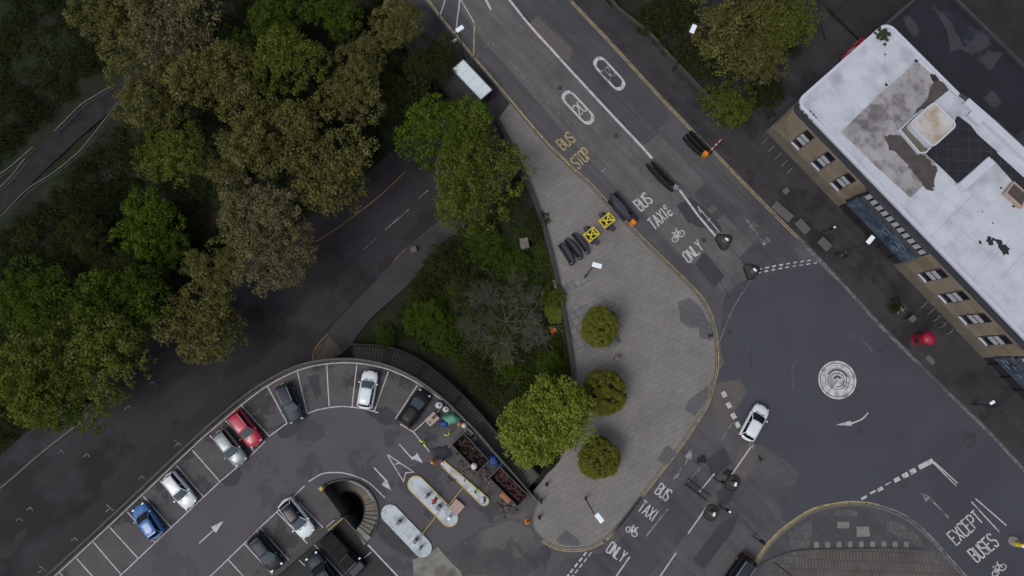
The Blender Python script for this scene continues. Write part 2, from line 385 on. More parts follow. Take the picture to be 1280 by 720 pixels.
deck_w = PP(deckOut + [(-60, 840), (700, 840), (700, 700), (672, 650)])
low_band = lowL[::2] + list(reversed(lowR[::2]))
lowLs = lowL[::3] + [lowL[-1]]; lowRps = lowRp[::2]
plz_line = PP([(520, -20), (525, 20), (560, 75), (600, 125)] + plazaL)
street_w = PP([(460, -60), (478, 0), (528, 68), (598, 135)] + plazaL + [(672, 640), (640, 900), (1600, 900), (1600, -120)])
left_poly = [Vector((-400, -200, 0))] + [Vector(p) for p in lowLs] + [P(560, 60), P(505, 0), P(480, -80), Vector((-400, 300, 0))]
def H(x, y):
    if inpoly(x, y, deck_w): return -7.3
    if inpoly(x, y, street_w): return -.35 if y < NORTH_Y or x > 12 else -7.3
    if inpoly(x, y, left_poly):
        d = dist(x, y, lowLs); return -6.1 + min(max(d - 3.2, 0) * .22, 6)
    if inpoly(x, y, low_band): return -6.2
    d1 = dist(x, y, lowRps); d2 = dist(x, y, plz_line)
    if inpoly(x, y, lowR[::2] + list(reversed(lowRps))): return -6.2
    t = d1 / (d1 + d2 + .01); return -6.15 + 5.6 * t
def PT(u, v, dz=0):
    z = -3.
    for _ in range(7): p = P(u, v, z + dz); z = H(p.x, p.y)
    p = P(u, v, z + dz); return Vector((p.x, p.y, z))

# ------------------------------------------------------------------ terrain: one sheet to the horizon
xs = np.concatenate([[-2500, -900, -350, -180, -120], np.arange(-84, 85, 1.25), [120, 180, 350, 900, 2500]])
ys = np.concatenate([[-2500, -900, -350, -150, -80], np.arange(-45, 66, 1.25), [90, 150, 350, 900, 2500]])
hn = np.random.RandomState(3).rand(len(xs), len(ys))
vs = []; fs = []
for i, x in enumerate(xs):
    for j, y in enumerate(ys):
        h = H(x, y) if (abs(x) < 90 and -50 < y < 70) else (-6.0 if x < 20 else -.35)
        if -90 < x < 20 and h > -6.05 and h < -.4: h += (hn[i, j] - .5) * .35
        vs.append((x, y, h))
ny = len(ys)
for i in range(len(xs) - 1):
    for j in range(ny - 1): fs.append((i * ny + j, (i + 1) * ny + j, (i + 1) * ny + j + 1, i * ny + j + 1))
g = MB(); g.add(vs, fs); tag(g.build('ground', M['soil'], smooth=True), kind='structure')

def poly2l(px): return [tuple(P(*q, LOW)[:2]) for q in px]
M['rust_ground'] = mat('rust_ground', (.075, .058, .045), .9, .25, 2.)
# ------------------------------------------------------------------ lower road
b = MB(); b.prism([(p.x, p.y) for p in lowL] + [(p.x, p.y) for p in reversed(lowR)], LOW - .5, LOW)
lroad = tag(b.build('lower_road', M['low_road']), kind='structure')
b = MB(); b.prism([(p.x, p.y) for p in lowR if p.x > P(389, 455, LOW).x - .1] + [(p.x, p.y) for p in reversed(lowRp)], LOW - .5, LOW + .12)
tag(b.build('lower_pavement', M['low_pavement']), kind='structure')
b = MB(); b.wall([(p.x, p.y, 0) for p in lowR if p.x > P(389, 455, LOW).x - .1], .2, LOW, LOW + .14); b.build('kerb', M['kerb_dark'], lroad)
b = MB(); b.prism(poly2l([(391, 453), (396, 436), (412, 420), (422, 432), (428, 442), (410, 450)]), 0, LOW + .135, side=False); b.build('worn_patch', M['rust_ground'], lroad)
# left pavement of the lower road
b = MB(); q = [Vector(p) for p in lowL]; off = []
for i, p in enumerate(q):
    d = (q[min(i + 1, len(q) - 1)] - q[max(i - 1, 0)]).normalized(); off.append(p + Vector((-d.y, d.x, 0)) * 2.9)
b.prism([(p.x, p.y) for p in q] + [(p.x, p.y) for p in reversed(off)], LOW - .5, LOW + .12)
tag(b.build('lower_footway', M['low_road']), kind='structure')
def paint(name, pts, wd, parent, m='paint', z=.024, closed=False, lv=0.0, n=0, dz=0):
    b = MB(); w_ = PP(sp(pts, n) if n else pts, lv); b.ribbon(w_, wd, lv + z + dz, closed); return b.build(name, M[m], parent, world=True)
paint('kerb_line', [(-80, 670), (0, 611), (50, 568), (110, 521)], .18, lroad, 'kerb', .13, lv=LOW, n=3)
paint('edge_line', [(395, 302), (420, 286), (449, 265), (480, 240), (507, 214)], .16, lroad, 'paint_yellow_dull', lv=LOW, n=3)
paint('edge_line', [(391, 453), (394, 436), (414, 413)], .14, lroad, 'paint_yellow_dull', lv=LOW, n=3, z=.135)
paint('edge_line', [(488, 336), (497, 322), (515, 305), (551, 277)], .14, lroad, 'paint_yellow_dull', lv=LOW, n=3, z=.135)
for a_, b_ in (((482, 287), (511, 262)), ((523, 248), (535, 238)), ((455, 312), (470, 298))): paint('centre_dash', [a_, b_], .11, lroad, 'paint_worn' if a_[0] > 460 else 'paint_faint', lv=LOW)
b = MB(); k = 0
for x, y in ((137, 637), (222, 556), (53, 713)):
    for a_, b_ in (((x - 4, y - 6), (x + 5, y + 1)), ((x + 1, y - 2), (x - 5, y + 3))): b.ribbon(PP([a_, b_], LOW), .09, LOW + .012 + k * .001); k += 1
for x, y in ((177, 598), (93, 675), (76, 566), (37, 637), (190, 480), (160, 510), (108, 570), (24, 650)):
    for a_, b_ in (((x - 4, y + 1), (x + 1, y - 3)), ((x + 1, y - 3), (x + 4, y + 1))): b.ribbon(PP([a_, b_], LOW), .08, LOW + .012 + (k % 7) * .001); k += 1
b.build('bay_marks', M['paint_worn'], lroad)
for ti, pts in enumerate(([(60, 712), (110, 668), (170, 610), (225, 552), (262, 518), (300, 490), (345, 462), (385, 448), (385, 440), (350, 440), (310, 462), (280, 480), (262, 505), (230, 530), (190, 560), (160, 598), (110, 640), (60, 690), (30, 720)], [(225, 462), (262, 470), (300, 448), (250, 440)], [(40, 600), (110, 545), (160, 500), (168, 506), (120, 555), (60, 606)], [(425, 340), (445, 330), (452, 345), (436, 360)], [(500, 300), (520, 285), (535, 262), (548, 262), (545, 280), (520, 300)], [(50, 690), (110, 640), (150, 600), (160, 608), (120, 650), (70, 700)], [(255, 500), (300, 475), (345, 430), (372, 418), (360, 440), (330, 462), (300, 492), (262, 530), (240, 535)], [(470, 330), (488, 318), (494, 326), (478, 342)], [(215, 448), (245, 440), (262, 455), (235, 462)], [(430, 372), (452, 352), (462, 360), (440, 382)], [(0, 690), (30, 660), (36, 668), (10, 700)])):
    b = MB(); b.prism([tuple(P(*q, LOW)[:2]) for q in rough(pts, 2.2, 4)], LOW, LOW + .004 + .0008 * ti, side=False); b.build('tar_patch', M['tar'], lroad)
paint('trench_scar', [(418, 322), (440, 341), (455, 356)], .45, lroad, 'tar', z=.02, lv=LOW)
paint('tar_seam', [(370, 450), (420, 402), (460, 362), (480, 345)], .5, lroad, 'tar', z=.022, lv=LOW, n=4)

# ------------------------------------------------------------------ street level road
b = MB(); kl = PP(sp(kerbL, 3)); b.prism([(p.x, p.y) for p in PP(sp(kerbL[:-1], 3))] + [tuple(P(*q)[:2]) for q in ((672, 655), (645, 735), (640, 900), (1700, 900))] + [tuple(P(*q)[:2]) for q in ((1500, 800),)] + [tuple(P(*q)[:2]) for q in reversed(sp(kerbR, 2))] + [tuple(P(600, -130)[:2])], -7.2, 0)
road = tag(b.build('road', M['asphalt']), kind='structure')
def patch(pts, m, z=.004, name='asphalt_patch', parent=None):
    b = MB(); b.prism([tuple(P(*q)[:2]) for q in (rough(pts, .5, 4) if len(pts) < 14 else pts)], 0, z, side=False); return b.build(name, M[m], parent or road)
patch([(590, -30), (640, 2), (672, 38), (700, 72), (742, 118), (800, 178), (822, 201), (850, 235), (905, 300), (925, 330), (905, 365), (880, 342), (850, 318), (800, 262), (742, 205), (700, 160), (650, 100), (600, 48), (570, 5), (560, -30)], 'asphalt_light')
patch([(640, -30), (641, 2), (667, 35), (692, 62), (742, 117), (801, 179), (818, 165), (838, 148), (824, 120), (760, 50), (700, -10)], 'asphalt_dark')
patch([(802, 182), (823, 167), (879, 225), (867, 242), (840, 222)], 'asphalt_light', .008)
patch([(650, 40), (672, 20), (690, 38), (715, 62), (712, 78), (690, 66)], 'asphalt_patch_brown', .008)
patch([(849, 262), (866, 250), (880, 268), (862, 280)], 'asphalt_patch_dark', .008)
patch([(868, 330), (880, 315), (906, 345), (893, 360)], 'asphalt_patch_dark', .008)
patch([(868, 242), (884, 228), (915, 255), (930, 262), (905, 285), (885, 262)], 'asphalt_dark', .008)
patch([(880, 290), (905, 268), (965, 330), (948, 345), (925, 352)], 'asphalt_light', .010)
patch([(935, 345), (925, 322), (960, 285), (990, 300), (1000, 330), (960, 345)], 'asphalt_dark', .012)
patch(sp([(905, 372), (930, 350), (975, 335), (1020, 327)], 3) + [(1062, 366), (1103, 410), (1150, 458), (1186, 494), (1237, 543), (1282, 592), (1345, 660), (1345, 800), (1235, 765), (1212, 730), (1189, 705), (1169, 682), (1142, 656), (1118, 642), (1090, 633), (1060, 631), (1019, 639), (992, 655), (976, 650), (1000, 590), (960, 560), (938, 552), (917, 520), (895, 488), (898, 440)], 'asphalt_smooth', .006)
patch([(893, 480), (925, 474), (934, 488), (920, 512), (905, 545), (890, 520)], 'asphalt_patch_brown', .010)
patch([(895, 405), (905, 455), (900, 462), (893, 440)], 'asphalt_patch_brown', .011)
patch([(916, 590), (926, 556), (945, 556), (944, 580), (932, 600)], 'asphalt_patch_brown', .012)
patch([(880, 575), (905, 560), (915, 578), (892, 597)], 'asphalt_patch_dark', .009)
patch([(895, 615), (912, 603), (918, 620), (900, 640)], 'asphalt_patch_dark', .013)
patch([(882, 625), (898, 605), (905, 600), (896, 628), (886, 640)], 'asphalt_light', .011)
for pts in ([(846, 258), (862, 246), (884, 262), (905, 290), (890, 288), (868, 282)], [(907, 585), (918, 588), (912, 596), (903, 594)], [(870, 571), (880, 568), (884, 578), (873, 580)], [(948, 570), (956, 574), (950, 579)]): patch(rough(pts, 1.2, 4), 'tar' if len(pts) < 5 else 'asphalt_patch_dark', .0155 + .0007 * len(pts), 'tar_stain')
patch([(865, 700), (900, 655), (925, 640), (915, 665), (880, 712)], 'asphalt_patch_dark', .009)
patch([(700, 700), (760, 690), (810, 640), (870, 590), (880, 640), (840, 690), (800, 730), (700, 740)], 'asphalt_dark', .005)
paint('tar_seam', [(805, 180), (820, 168), (823, 164)], .15, road, 'asphalt_patch_dark', z=.014)
for pts in ([(900, 350), (912, 375)], [(940, 430), (938, 470)], [(700, 40), (760, 110), (800, 150)], [(890, 285), (940, 340)], [(845, 560), (880, 585), (905, 610)], [(930, 650), (945, 668), (950, 672)], [(860, 175), (930, 245), (985, 300)]):
    paint('tar_seam', pts, .09, road, 'asphalt_patch_dark', z=.018)
# skid mark and spill
b = MB()
for k in range(9):
    c = P(1212 + R_.uniform(-8, 8), 552 + R_.uniform(-13, 10)); b.lathe([(R_.uniform(.25, .6), 0), (.2, .001)], (c.x, c.y, .016 + k * .0006), 9, sx=R_.uniform(.5, 1.3), sy=R_.uniform(.5, 1.5), rz=R_.random() * 3)
b.build('oil_stain', M['asphalt_patch_dark'], road)

# --- painted lines
paint('centre_line', [(622, -22), (640, 4), (665, 35), (690, 62.5), (715, 90), (740, 117), (765, 144), (799, 180), (815, 198)], .27, road, n=3)
paint('centre_line', [(849, 237), (873, 270), (896, 297)], .24, road)
paint('hatch_edge', [(872, 258), (899, 290)], .1, road)
paint('hatch_bar', [(873, 262), (876, 266)], .09, road); paint('hatch_bar', [(884, 276), (888, 273)], .09, road); paint('hatch_bar', [(896, 291), (900, 289)], .09, road)
for a_, b_ in (((644, 84), (651, 93)), ((658, 100), (666, 109)), ((680, 121), (686, 129)), ((694, 136), (700, 144)), ((709, 151), (713, 158)), ((724, 169), (729, 176)), ((738, 184), (742, 191)), ((754, 201), (761, 209)), ((752, 215), (757, 210)), ((599, 35), (605, 44)), ((605, 60), (614, 52)), ((614, 52), (622, 61)), ((632, 71), (638, 79)), ((655, 100), (651, 93)), ((596, 71), (598, 67))):
    paint('bay_dash', [a_, b_], .09, road, 'paint_worn')
paint('zig_line', [(557, -2), (549, 23)], .14, road); paint('zig_line', [(575, -2), (569, 46)], .14, road); paint('zig_line', [(575, -2), (593, 29)], .12, road, dz=.001)
paint('bay_end_line', [(593, 31), (592, 72)], .16, road, 'paint_yellow')
paint('lane_dash', [(607, -1), (614, 13)], .26, road)
paint('lane_dash', [(931, 272), (945, 291), (953, 302)], .13, road, 'paint_worn'); paint('bar_mark', [(953, 305), (961, 299)], .55, road, 'paint_worn'); 
paint('lane_dash', [(887, 445), (896, 436), (905, 412), (918, 382), (939, 350)], .07, road, 'paint_worn', n=2)
yk = [(515, -25), (540, 6), (551, 21), (570, 44), (593, 72), (612, 94), (640, 127), (665, 157), (690, 185), (720, 214)]
paint('single_yellow_line', yk, .2, road, 'paint_yellow', n=3)
def double(pts, m, name, sep=1.6, side=1, wd=.09):
    for k in (0, 1):
        q = []
        for i, p in enumerate(pts):
            a = pts[max(i - 1, 0)]; c = pts[min(i + 1, len(pts) - 1)]; dx, dy = c[0] - a[0], c[1] - a[1]; L = math.hypot(dx, dy)
            o = side * (1.6 + k * 2.4); q.append((p[0] - dy / L * o, p[1] + dx / L * o))
        paint(name, q, wd, road, m, n=3)
double(kerbL[8:28], 'paint_yellow', 'double_yellow_line', side=-1)
double(kerbL[25:31], 'paint_yellow', 'double_yellow_line', side=-1)
double(kerbR[1:9], 'paint_yellow', 'double_yellow_line', side=1)
double(kerbR[8:12], 'paint_worn', 'edge_line', side=1); double(kerbR[11:13], 'paint_faint', 'edge_line', side=1); double(kerbR[12:], 'paint_worn', 'edge_line', side=1)
double(isl[1:9], 'paint_yellow', 'double_yellow_line', side=-1, wd=.13); double(isl[8:14], 'paint_worn', 'edge_line', side=-1, wd=.13)
# give-way dashes
b = MB(); k = 0
for t in np.linspace(0, 1, 9):
    for o, x0 in ((0, 0), (4.5, -1)):
        x = 950 + 70 * t; y = 336.5 - 15 * t + 3 * t * t + o
        if t > .95 and o == 0: continue
        b.ribbon(PP([(x - 2.3 + x0, y + .4), (x + 2.3 + x0, y - .7)]), .17 if t < .5 else .12, .024 + .001 * (k % 2)); k += 1
b.ribbon(PP([(938, 351), (941, 344)]), .15, .024); b.build('give_way_dashes', M['paint'], road)
b = MB()
for x, y in ((905, 493), (911, 506.5), (917, 520), (922, 531)): 
    c = P(x, y); b.box((c.x, c.y, .021), (.62, .5, .006), math.radians(-62))
b.build('give_way_blocks', M['paint'], road)
for a_, b_ in (((939, 558), (914, 594)), ((874, 615), (893, 592)), ((860, 602), (876, 584)), ((883, 634), (860, 667)), ((835, 636), (806, 672)), ((845, 691), (824, 722)), ((787, 696), (769, 722)), ((916, 528), (903, 548))):
    paint('lane_dash', [a_, b_], .14 if a_[0] not in (860, 916) else .1, road, 'paint' if a_[0] not in (860, 916, 835) else 'paint_worn')
paint('bar_mark', [(936, 554), (942, 559)], .4, road, 'paint_worn')
b = MB()
for t in np.linspace(0, 1, 5):
    for o in (0, 6): 
        x = 733 - 22 * t + o; y = 690 + 28 * t + o * .1; b.ribbon(PP([(x, y), (x - 3.6, y + 4.8)]), .2 if o == 0 else .13, .024)
b.build('junction_dashes', M['paint'], road)
b = MB()
b.ribbon(PP([(1148.5, 584.5), (1166, 575.5)]), .5, .024)
for x, y, s_ in ((1141, 589, .5), (1131.5, 594, .5), (1121, 599.5, .42), (1110, 604.5, .15), (1100, 611.5, .38), (1091, 615, .2), (1080, 622, .25)): 
    b.ribbon(PP([(x - 3.4, y + 1.8), (x + 3.4, y - 1.8)]), s_, .024)
b.build('give_way_blocks', M['paint'], road)
for pts in ([(1167, 577), (1197, 604)], [(1166, 578), (1195, 607)], [(1214, 627), (1249, 665)], [(1219, 623), (1258, 657)]): paint('hatch_line', pts, .13, road, dz=.0015)

# --- stroke lettering
FONT = {
 'B': [[(0, 0), (0, 1), (.7, 1), (1, .87), (1, .65), (.7, .53), (0, .53)], [(.7, .53), (1, .4), (1, .13), (.7, 0), (0, 0)]],
 'U': [[(0, 1), (0, .15), (.25, 0), (.75, 0), (1, .15), (1, 1)]],
 'S': [[(1, .84), (.75, 1), (.25, 1), (0, .84), (0, .66), (.25, .54), (.75, .46), (1, .34), (1, .16), (.75, 0), (.25, 0), (0, .16)]],
 'T': [[(0, 1), (1, 1)], [(.5, .96), (.5, 0)]],
 'O': [[(.25, 0), (0, .15), (0, .85), (.25, 1), (.75, 1), (1, .85), (1, .15), (.75, 0), (.25, 0)]],
 '0': [[(.25, 0), (0, .15), (0, .85), (.25, 1), (.75, 1), (1, .85), (1, .15), (.75, 0), (.25, 0)]],
 'P': [[(0, 0), (0, 1), (.7, 1), (1, .87), (1, .6), (.7, .47), (0, .47)]],
 'A': [[(0, 0), (.5, 1), (1, 0)], [(.2, .32), (.8, .32)]],
 'X': [[(0, 0), (1, 1)], [(0, 1), (1, 0)]],
 'I': [[(.5, 0), (.5, 1)]],
 'N': [[(0, 0), (0, 1), (1, 0), (1, 1)]],
 'L': [[(0, 1), (0, 0), (1, 0)]],
 'Y': [[(0, 1), (.5, .5), (1, 1)], [(.5, .5), (.5, 0)]],
 'E': [[(1, 1), (0, 1), (0, 0), (1, 0)], [(0, .52), (.8, .52)]],
 'C': [[(1, .84), (.75, 1), (.25, 1), (0, .84), (0, .16), (.25, 0), (.75, 0), (1, .16)]],
 '2': [[(0, .82), (.25, 1), (.75, 1), (1, .82), (1, .6), (0, .05), (1, .05)]],
 '&': [[(1, 0), (.15, .8), (.35, 1), (.65, 1), (.75, .8), (.1, .35), (.1, .12), (.35, 0), (.6, 0), (1, .4)]],
}
def word(name, txt, O, W, U, m='paint', wd=.17, z=.025, parent=None, gap=.34, lv=0.0):
    b = MB(); ws = [(.35 if c == 'I' else (.9 if c == '&' else 1)) for c in txt]; tot = sum(ws) + gap * (len(txt) - 1); x = 0; k = 0
    for c, cw in zip(txt, ws):
        for st in FONT[c]:
            q = [(O[0] + W[0] * (x + a * cw) / tot + U[0] * h, O[1] + W[1] * (x + a * cw) / tot + U[1] * h) for a, h in st]
            run = [q[0]]
            for i in range(1, len(q)):
                run.append(q[i])
                if i < len(q) - 1:
                    a_, b_ = Vector((q[i][0] - q[i - 1][0], q[i][1] - q[i - 1][1])), Vector((q[i + 1][0] - q[i][0], q[i + 1][1] - q[i][1]))
                    if a_.angle(b_) > 1.75: b.ribbon(PP(run, lv), wd, lv + z + .0008 * (k % 6)); k += 1; run = [q[i]]
            b.ribbon(PP(run, lv), wd, lv + z + .0008 * (k % 6)); k += 1
        x += cw + gap
    return b.build(name, M[m], parent or road, world=True)
word('painted_bus_word', 'BUS', (704.5, 188), (15, -12.4), (-9.5, -11), 'paint_yellow', .15)
word('painted_stop_word', 'STOP', (723, 211.5), (17, -15.5), (-10.5, -12), 'paint_yellow', .15)
word('painted_bus_word', 'BUS', (801.5, 264), (14.5, -12), (-10, -11.5))
word('painted_taxi_word', 'TAXI&', (818, 288), (23, -20.5), (-9.2, -12.3), wd=.15)
word('painted_only_word', 'ONLY', (861.3, 329), (18.5, -18), (-8.7, -11.7), wd=.15)
word('painted_bus_word', 'BUS', (818.2, 616), (14, 10.5), (8.4, -12.3), wd=.13)
word('painted_taxi_word', 'TAXI', (796.5, 637.5), (18.5, 14.3), (8.6, -12.6), wd=.13)
word('painted_only_word', 'ONLY', (757, 689), (19.5, 14), (8.3, -12.3), wd=.13)
word('painted_except_word', 'EXCEPT', (1195.5, 681.5), (34, -30), (-12.2, -14), wd=.15)
word('painted_buses_word', 'BUSES', (1221.5, 703), (27.5, -22.5), (-12.5, -14), wd=.16)
def bike(O, W, U, m='paint'):
    b = MB(); k = 0
    def loc(a, h): return (O[0] + W[0] * a + U[0] * h, O[1] + W[1] * a + U[1] * h)
    for cx in (.22, .78):
        q = [loc(cx + .22 * math.cos(t), .25 + .25 * math.sin(t)) for t in np.linspace(0, 2 * PI, 13)[:-1]]
        b.ribbon(PP(q), .11, .025, closed=True)
    for st in ([(.22, .25), (.38, .7), (.68, .7), (.5, .27), (.22, .25)], [(.38, .7), (.5, .27)], [(.78, .25), (.66, .85), (.78, .95)], [(.28, .82), (.44, .82)]):
        k += 1; b.ribbon(PP([loc(*p) for p in st]), .10, .026 + .0008 * k)
    return b.build('painted_cycle_symbol', M[m], road, world=True)
bike((843, 304), (14, -12), (-9, -10.5)); bike((781, 662.5), (13, 9.5), (7.5, -11)); bike((1243, 722), (16, -13), (-9, -11))
def roundel(c, ax, txtO, W, U, m, m2):
    b = MB(); L = math.hypot(*ax); ux, uy = ax[0] / L, ax[1] / L; nx, ny = -uy, ux; q = []
    hw = 7.2; hl = L - hw - 2
    for t in np.linspace(-PI / 2, PI / 2, 9): q.append((c[0] + ux * (hl + (hw + 1) * math.cos(t)) + nx * hw * math.sin(t), c[1] + uy * (hl + (hw + 1) * math.cos(t)) + ny * hw * math.sin(t)))
    for t in np.linspace(PI / 2, 3 * PI / 2, 9): q.append((c[0] + ux * (-hl + (hw + 1) * math.cos(t)) + nx * hw * math.sin(t), c[1] + uy * (-hl + (hw + 1) * math.cos(t)) + ny * hw * math.sin(t)))
    w_ = PP(q); b.ribbon(w_, [.42 if (i % 9) in (2, 3, 4, 5, 6) else .24 for i in range(len(w_))], .024, closed=True); b.build('speed_roundel', M[m], road)
    word('painted_twenty', '20', txtO, W, U, m2, .14)
roundel((722.5, 134.5), (17, 18.3), (725, 145), (9.5, -8.5), (-10, -10.6), 'paint', 'paint')
roundel((761.5, 92), (16.5, 18.3), (760, 82), (-9.2, 8.4), (10, 10.6), 'paint', 'paint_worn')
def arrow(pts, head, m='paint', wd=.14, hw=.35, parent=None, lv=0.0):
    b = MB(); w_ = PP(sp(pts, 4) if len(pts) > 2 else pts, lv); b.ribbon(w_, wd, lv + .024)
    a, c = P(*head[0], lv), P(*head[1], lv); d = (c - a).normalized(); nn = Vector((-d.y, d.x, 0)) * hw
    b.add([a + nn + Vector((0, 0, .026)), a - nn + Vector((0, 0, .026)), c + Vector((0, 0, .026))], [(0, 1, 2)]); return b.build('painted_arrow', M[m], parent or road, world=True)
arrow([(1186, 648), (1175, 636), (1162, 623)], [(1160, 624), (1151, 616)], 'paint_worn', .16, .4)
arrow([(1085, 516), (1077, 524), (1062, 530)], [(1064, 529), (1045, 531)], 'paint', .16, .28)
arrow([(1091, 441), (1080, 428), (1062, 420)], [(1066, 422), (1059, 419)], 'paint_faint', .12, .22)
arrow([(996, 448), (990, 462), (991, 480)], [(990, 478), (993, 490)], 'paint_faint', .10, .22)
arrow([(842, 599), (852, 585)], [(844, 595), (850, 592)], 'paint_worn', .13, .25); arrow([(856, 582), (862, 566)], [(860, 573), (865, 560)], 'paint_worn', .13, .45)
# mini roundabout
c = P(1046.5, 475); b = MB()
def ring(r0, r1, z, n=48, a0=0, a1=2 * PI):
    vs = []; 
    for i in range(n + 1):
        t = a0 + (a1 - a0) * i / n
        for r in (r0, r1): vs.append((c.x + r * math.cos(t), c.y + r * math.sin(t), z))
    return vs, [(2 * i, 2 * i + 1, 2 * i + 3, 2 * i + 2) for i in range(n)]
b.add(*ring(.02, 2.08, .022)); b.build('mini_roundabout', M['paint_rb'], road)
b = MB(); b.add(*ring(1.80, 1.88, .026)); b.add(*ring(1.28, 1.34, .026, a0=-1, a1=3.6)); b.add(*ring(.98, 1.05, .026)); b.add(*ring(1.55, 1.58, .026, a0=.5, a1=4)); b.add(*ring(.25, .5, .025, a0=math.radians(20), a1=math.radians(160))); b.add(*ring(.70, .80, .026, a0=-1.9, a1=2.6)); b.build('worn_rings', M['asphalt_smooth'], road)
b = MB(); b.add(*ring(1.06, 1.22, .024, a0=.3, a1=2.6)); b.build('worn_arc', M['paint_faint'], road)
paint('tar_seam', [(1032, 493), (1047, 476)], .06, road, 'asphalt_patch_dark', z=.032)
# manhole covers
rk = random.Random(12)
for k in range(26):
    x, y = rk.choice([(rk.uniform(640, 880), None), (rk.uniform(900, 1230), rk.uniform(380, 640)), (rk.uniform(760, 960), rk.uniform(560, 715))])
    if y is None: y = (x - 640) * 1.08 + rk.uniform(10, 60)
    a0_ = rk.choice([.85, -.7, .8]) + rk.uniform(-.2, .2); q = [(x, y)]
    for j in range(rk.randint(3, 7)): a0_ += rk.uniform(-.35, .35); q.append((q[-1][0] + 5 * math.cos(a0_), q[-1][1] + 5 * math.sin(a0_)))
    if all(dist(*P(*p)[:2], kl) > 1.0 and dist(*P(*p)[:2], PP(isl)) > 1 and inpoly(*P(*p)[:2], PP(kerbL[:29] + [(700, 760), (900, 760)] + isl + list(reversed(kerbR)))) for p in q): paint('crack', q, .045, road, 'asphalt_patch_dark', z=.019)
for i, (x, y, rr) in enumerate(((912, 415, .3), (1099, 437, .28), (880, 300, .3), (770, 170, .28), (1076, 540, .25), (700, 110, .28))):
    q = P(x, y); b = MB(); b.lathe([(rr, 0), (rr, .016), (rr - .05, .017)], (q.x, q.y, 0), 18); b.build('manhole_cover', M['kerb_dark'], road)
for x, y in ((941, 283), (890, 262)):
    q = P(x, y); b = MB(); b.box((q.x, q.y, .012), (1.0, .7, .012), .7); b.build('access_cover', M['asphalt_patch_brown'], road)

# ------------------------------------------------------------------ plaza and pavements
def poly2(px): return [tuple(P(*q)[:2]) for q in px]
kl_plaza = sp(kerbL[6:], 3)
b = MB(); b.prism(poly2(kl_plaza + [(666, 614)] + list(reversed(sp(plazaL[:-1], 2)))), -7.2, .12, sidemi=1)
plaza = tag(b.build('plaza_pavement', [M['plaza'], M['stone_wall']]), kind='structure')
b = MB(); b.prism(poly2(sp(kerbL[:7], 3) + [(622, 150), (600, 135), (560, 100), (530, 70), (490, 25), (470, -25)]), -7.2, .118, sidemi=1)
upper_pav = tag(b.build('street_pavement', [M['dark_pavement'], M['stone_wall']]), kind='structure')
b = MB(); b.wall(PP(sp(kerbL[:], 4)), .16, -.1, .135); b.build('kerb', M['kerb'], plaza)
b = MB(); b.wall([p + Vector((0, 0, 0)) for p in PP(sp(plazaL[:9], 2))], .4, -3, .55); tag(b.build('garden_edge_wall', M['kerb_dark']), 'low dark stone wall between the slabbed plaza and the overgrown garden', 'wall')
def ppatch(pts, m, z=.004): 
    b = MB(); b.prism(poly2(rough(pts, .9, 4)), 0, .12 + z, side=False); b.build('paving_patch', M[m], plaza)
ppatch([(708, 385), (735, 380), (775, 385), (778, 430), (760, 438), (724, 436), (714, 448), (710, 420)], 'plaza_light')
ppatch([(850, 402), (848, 378), (862, 372), (880, 392), (889, 408), (862, 410)], 'plaza_blue')
ppatch([(872, 408), (889, 406), (891, 425), (876, 424)], 'plaza_blue', .006)
ppatch([(820, 574), (833, 556), (846, 566), (832, 582)], 'plaza_blue')
ppatch([(694, 676), (707, 661), (725, 676), (722, 682), (706, 681)], 'plaza_blue')
ppatch([(860, 500), (885, 482), (884, 498), (868, 520), (855, 512)], 'plaza_blue', .005)
ppatch([(690, 350), (735, 350), (735, 357), (696, 366)], 'plaza_light', .005)
# right pavement up to the building
b = MB(); b.prism(poly2(sp(kerbR, 2) + [(1500, 640), (1500, 300), (1180, 160), (1000, -20), (930, 60), (905, 150), (860, 100), (810, 47), (765, 10), (700, -70)]), -.8, .12)
rpav = tag(b.build('pavement', M['dark_pavement']), kind='structure')
b = MB(); b.wall(PP(sp(kerbR, 2)), .16, -.1, .13); b.build('kerb', M['kerb_dark'], rpav)
b = MB(); b.wall(PP([(735, -40), (770, 12), (812, 45), (838, 75), (862, 100), (885, 125)]), .3, 0, .7); tag(b.build('roadside_wall', M['stone_wall']), 'low grey stone wall between the dark pavement and the trees', 'wall')
# yard behind
b = MB(); b.prism(poly2([(760, -80), (862, 100), (905, 152), (935, 58), (1002, -22), (1184, 158), (1600, 330), (1600, -300), (760, -300)]), -.3, .06, side=False); tag(b.build('yard', M['yard']), kind='structure')
for px in ([(1025, 10), (1042, 24), (1065, 2)], [(1022, 28), (1031, 50)], [(1042, 24), (1056, 45)]):
    pass
b = MB()
for px in ([(1020, -5), (1042, 24), (1070, -2)], [(1025, 30), (1032, 52)]): b.wall(PP(px, .06), .08, .05, .12)
tag(b.build('yard_kerb', M['kerb_dark']), kind='structure')
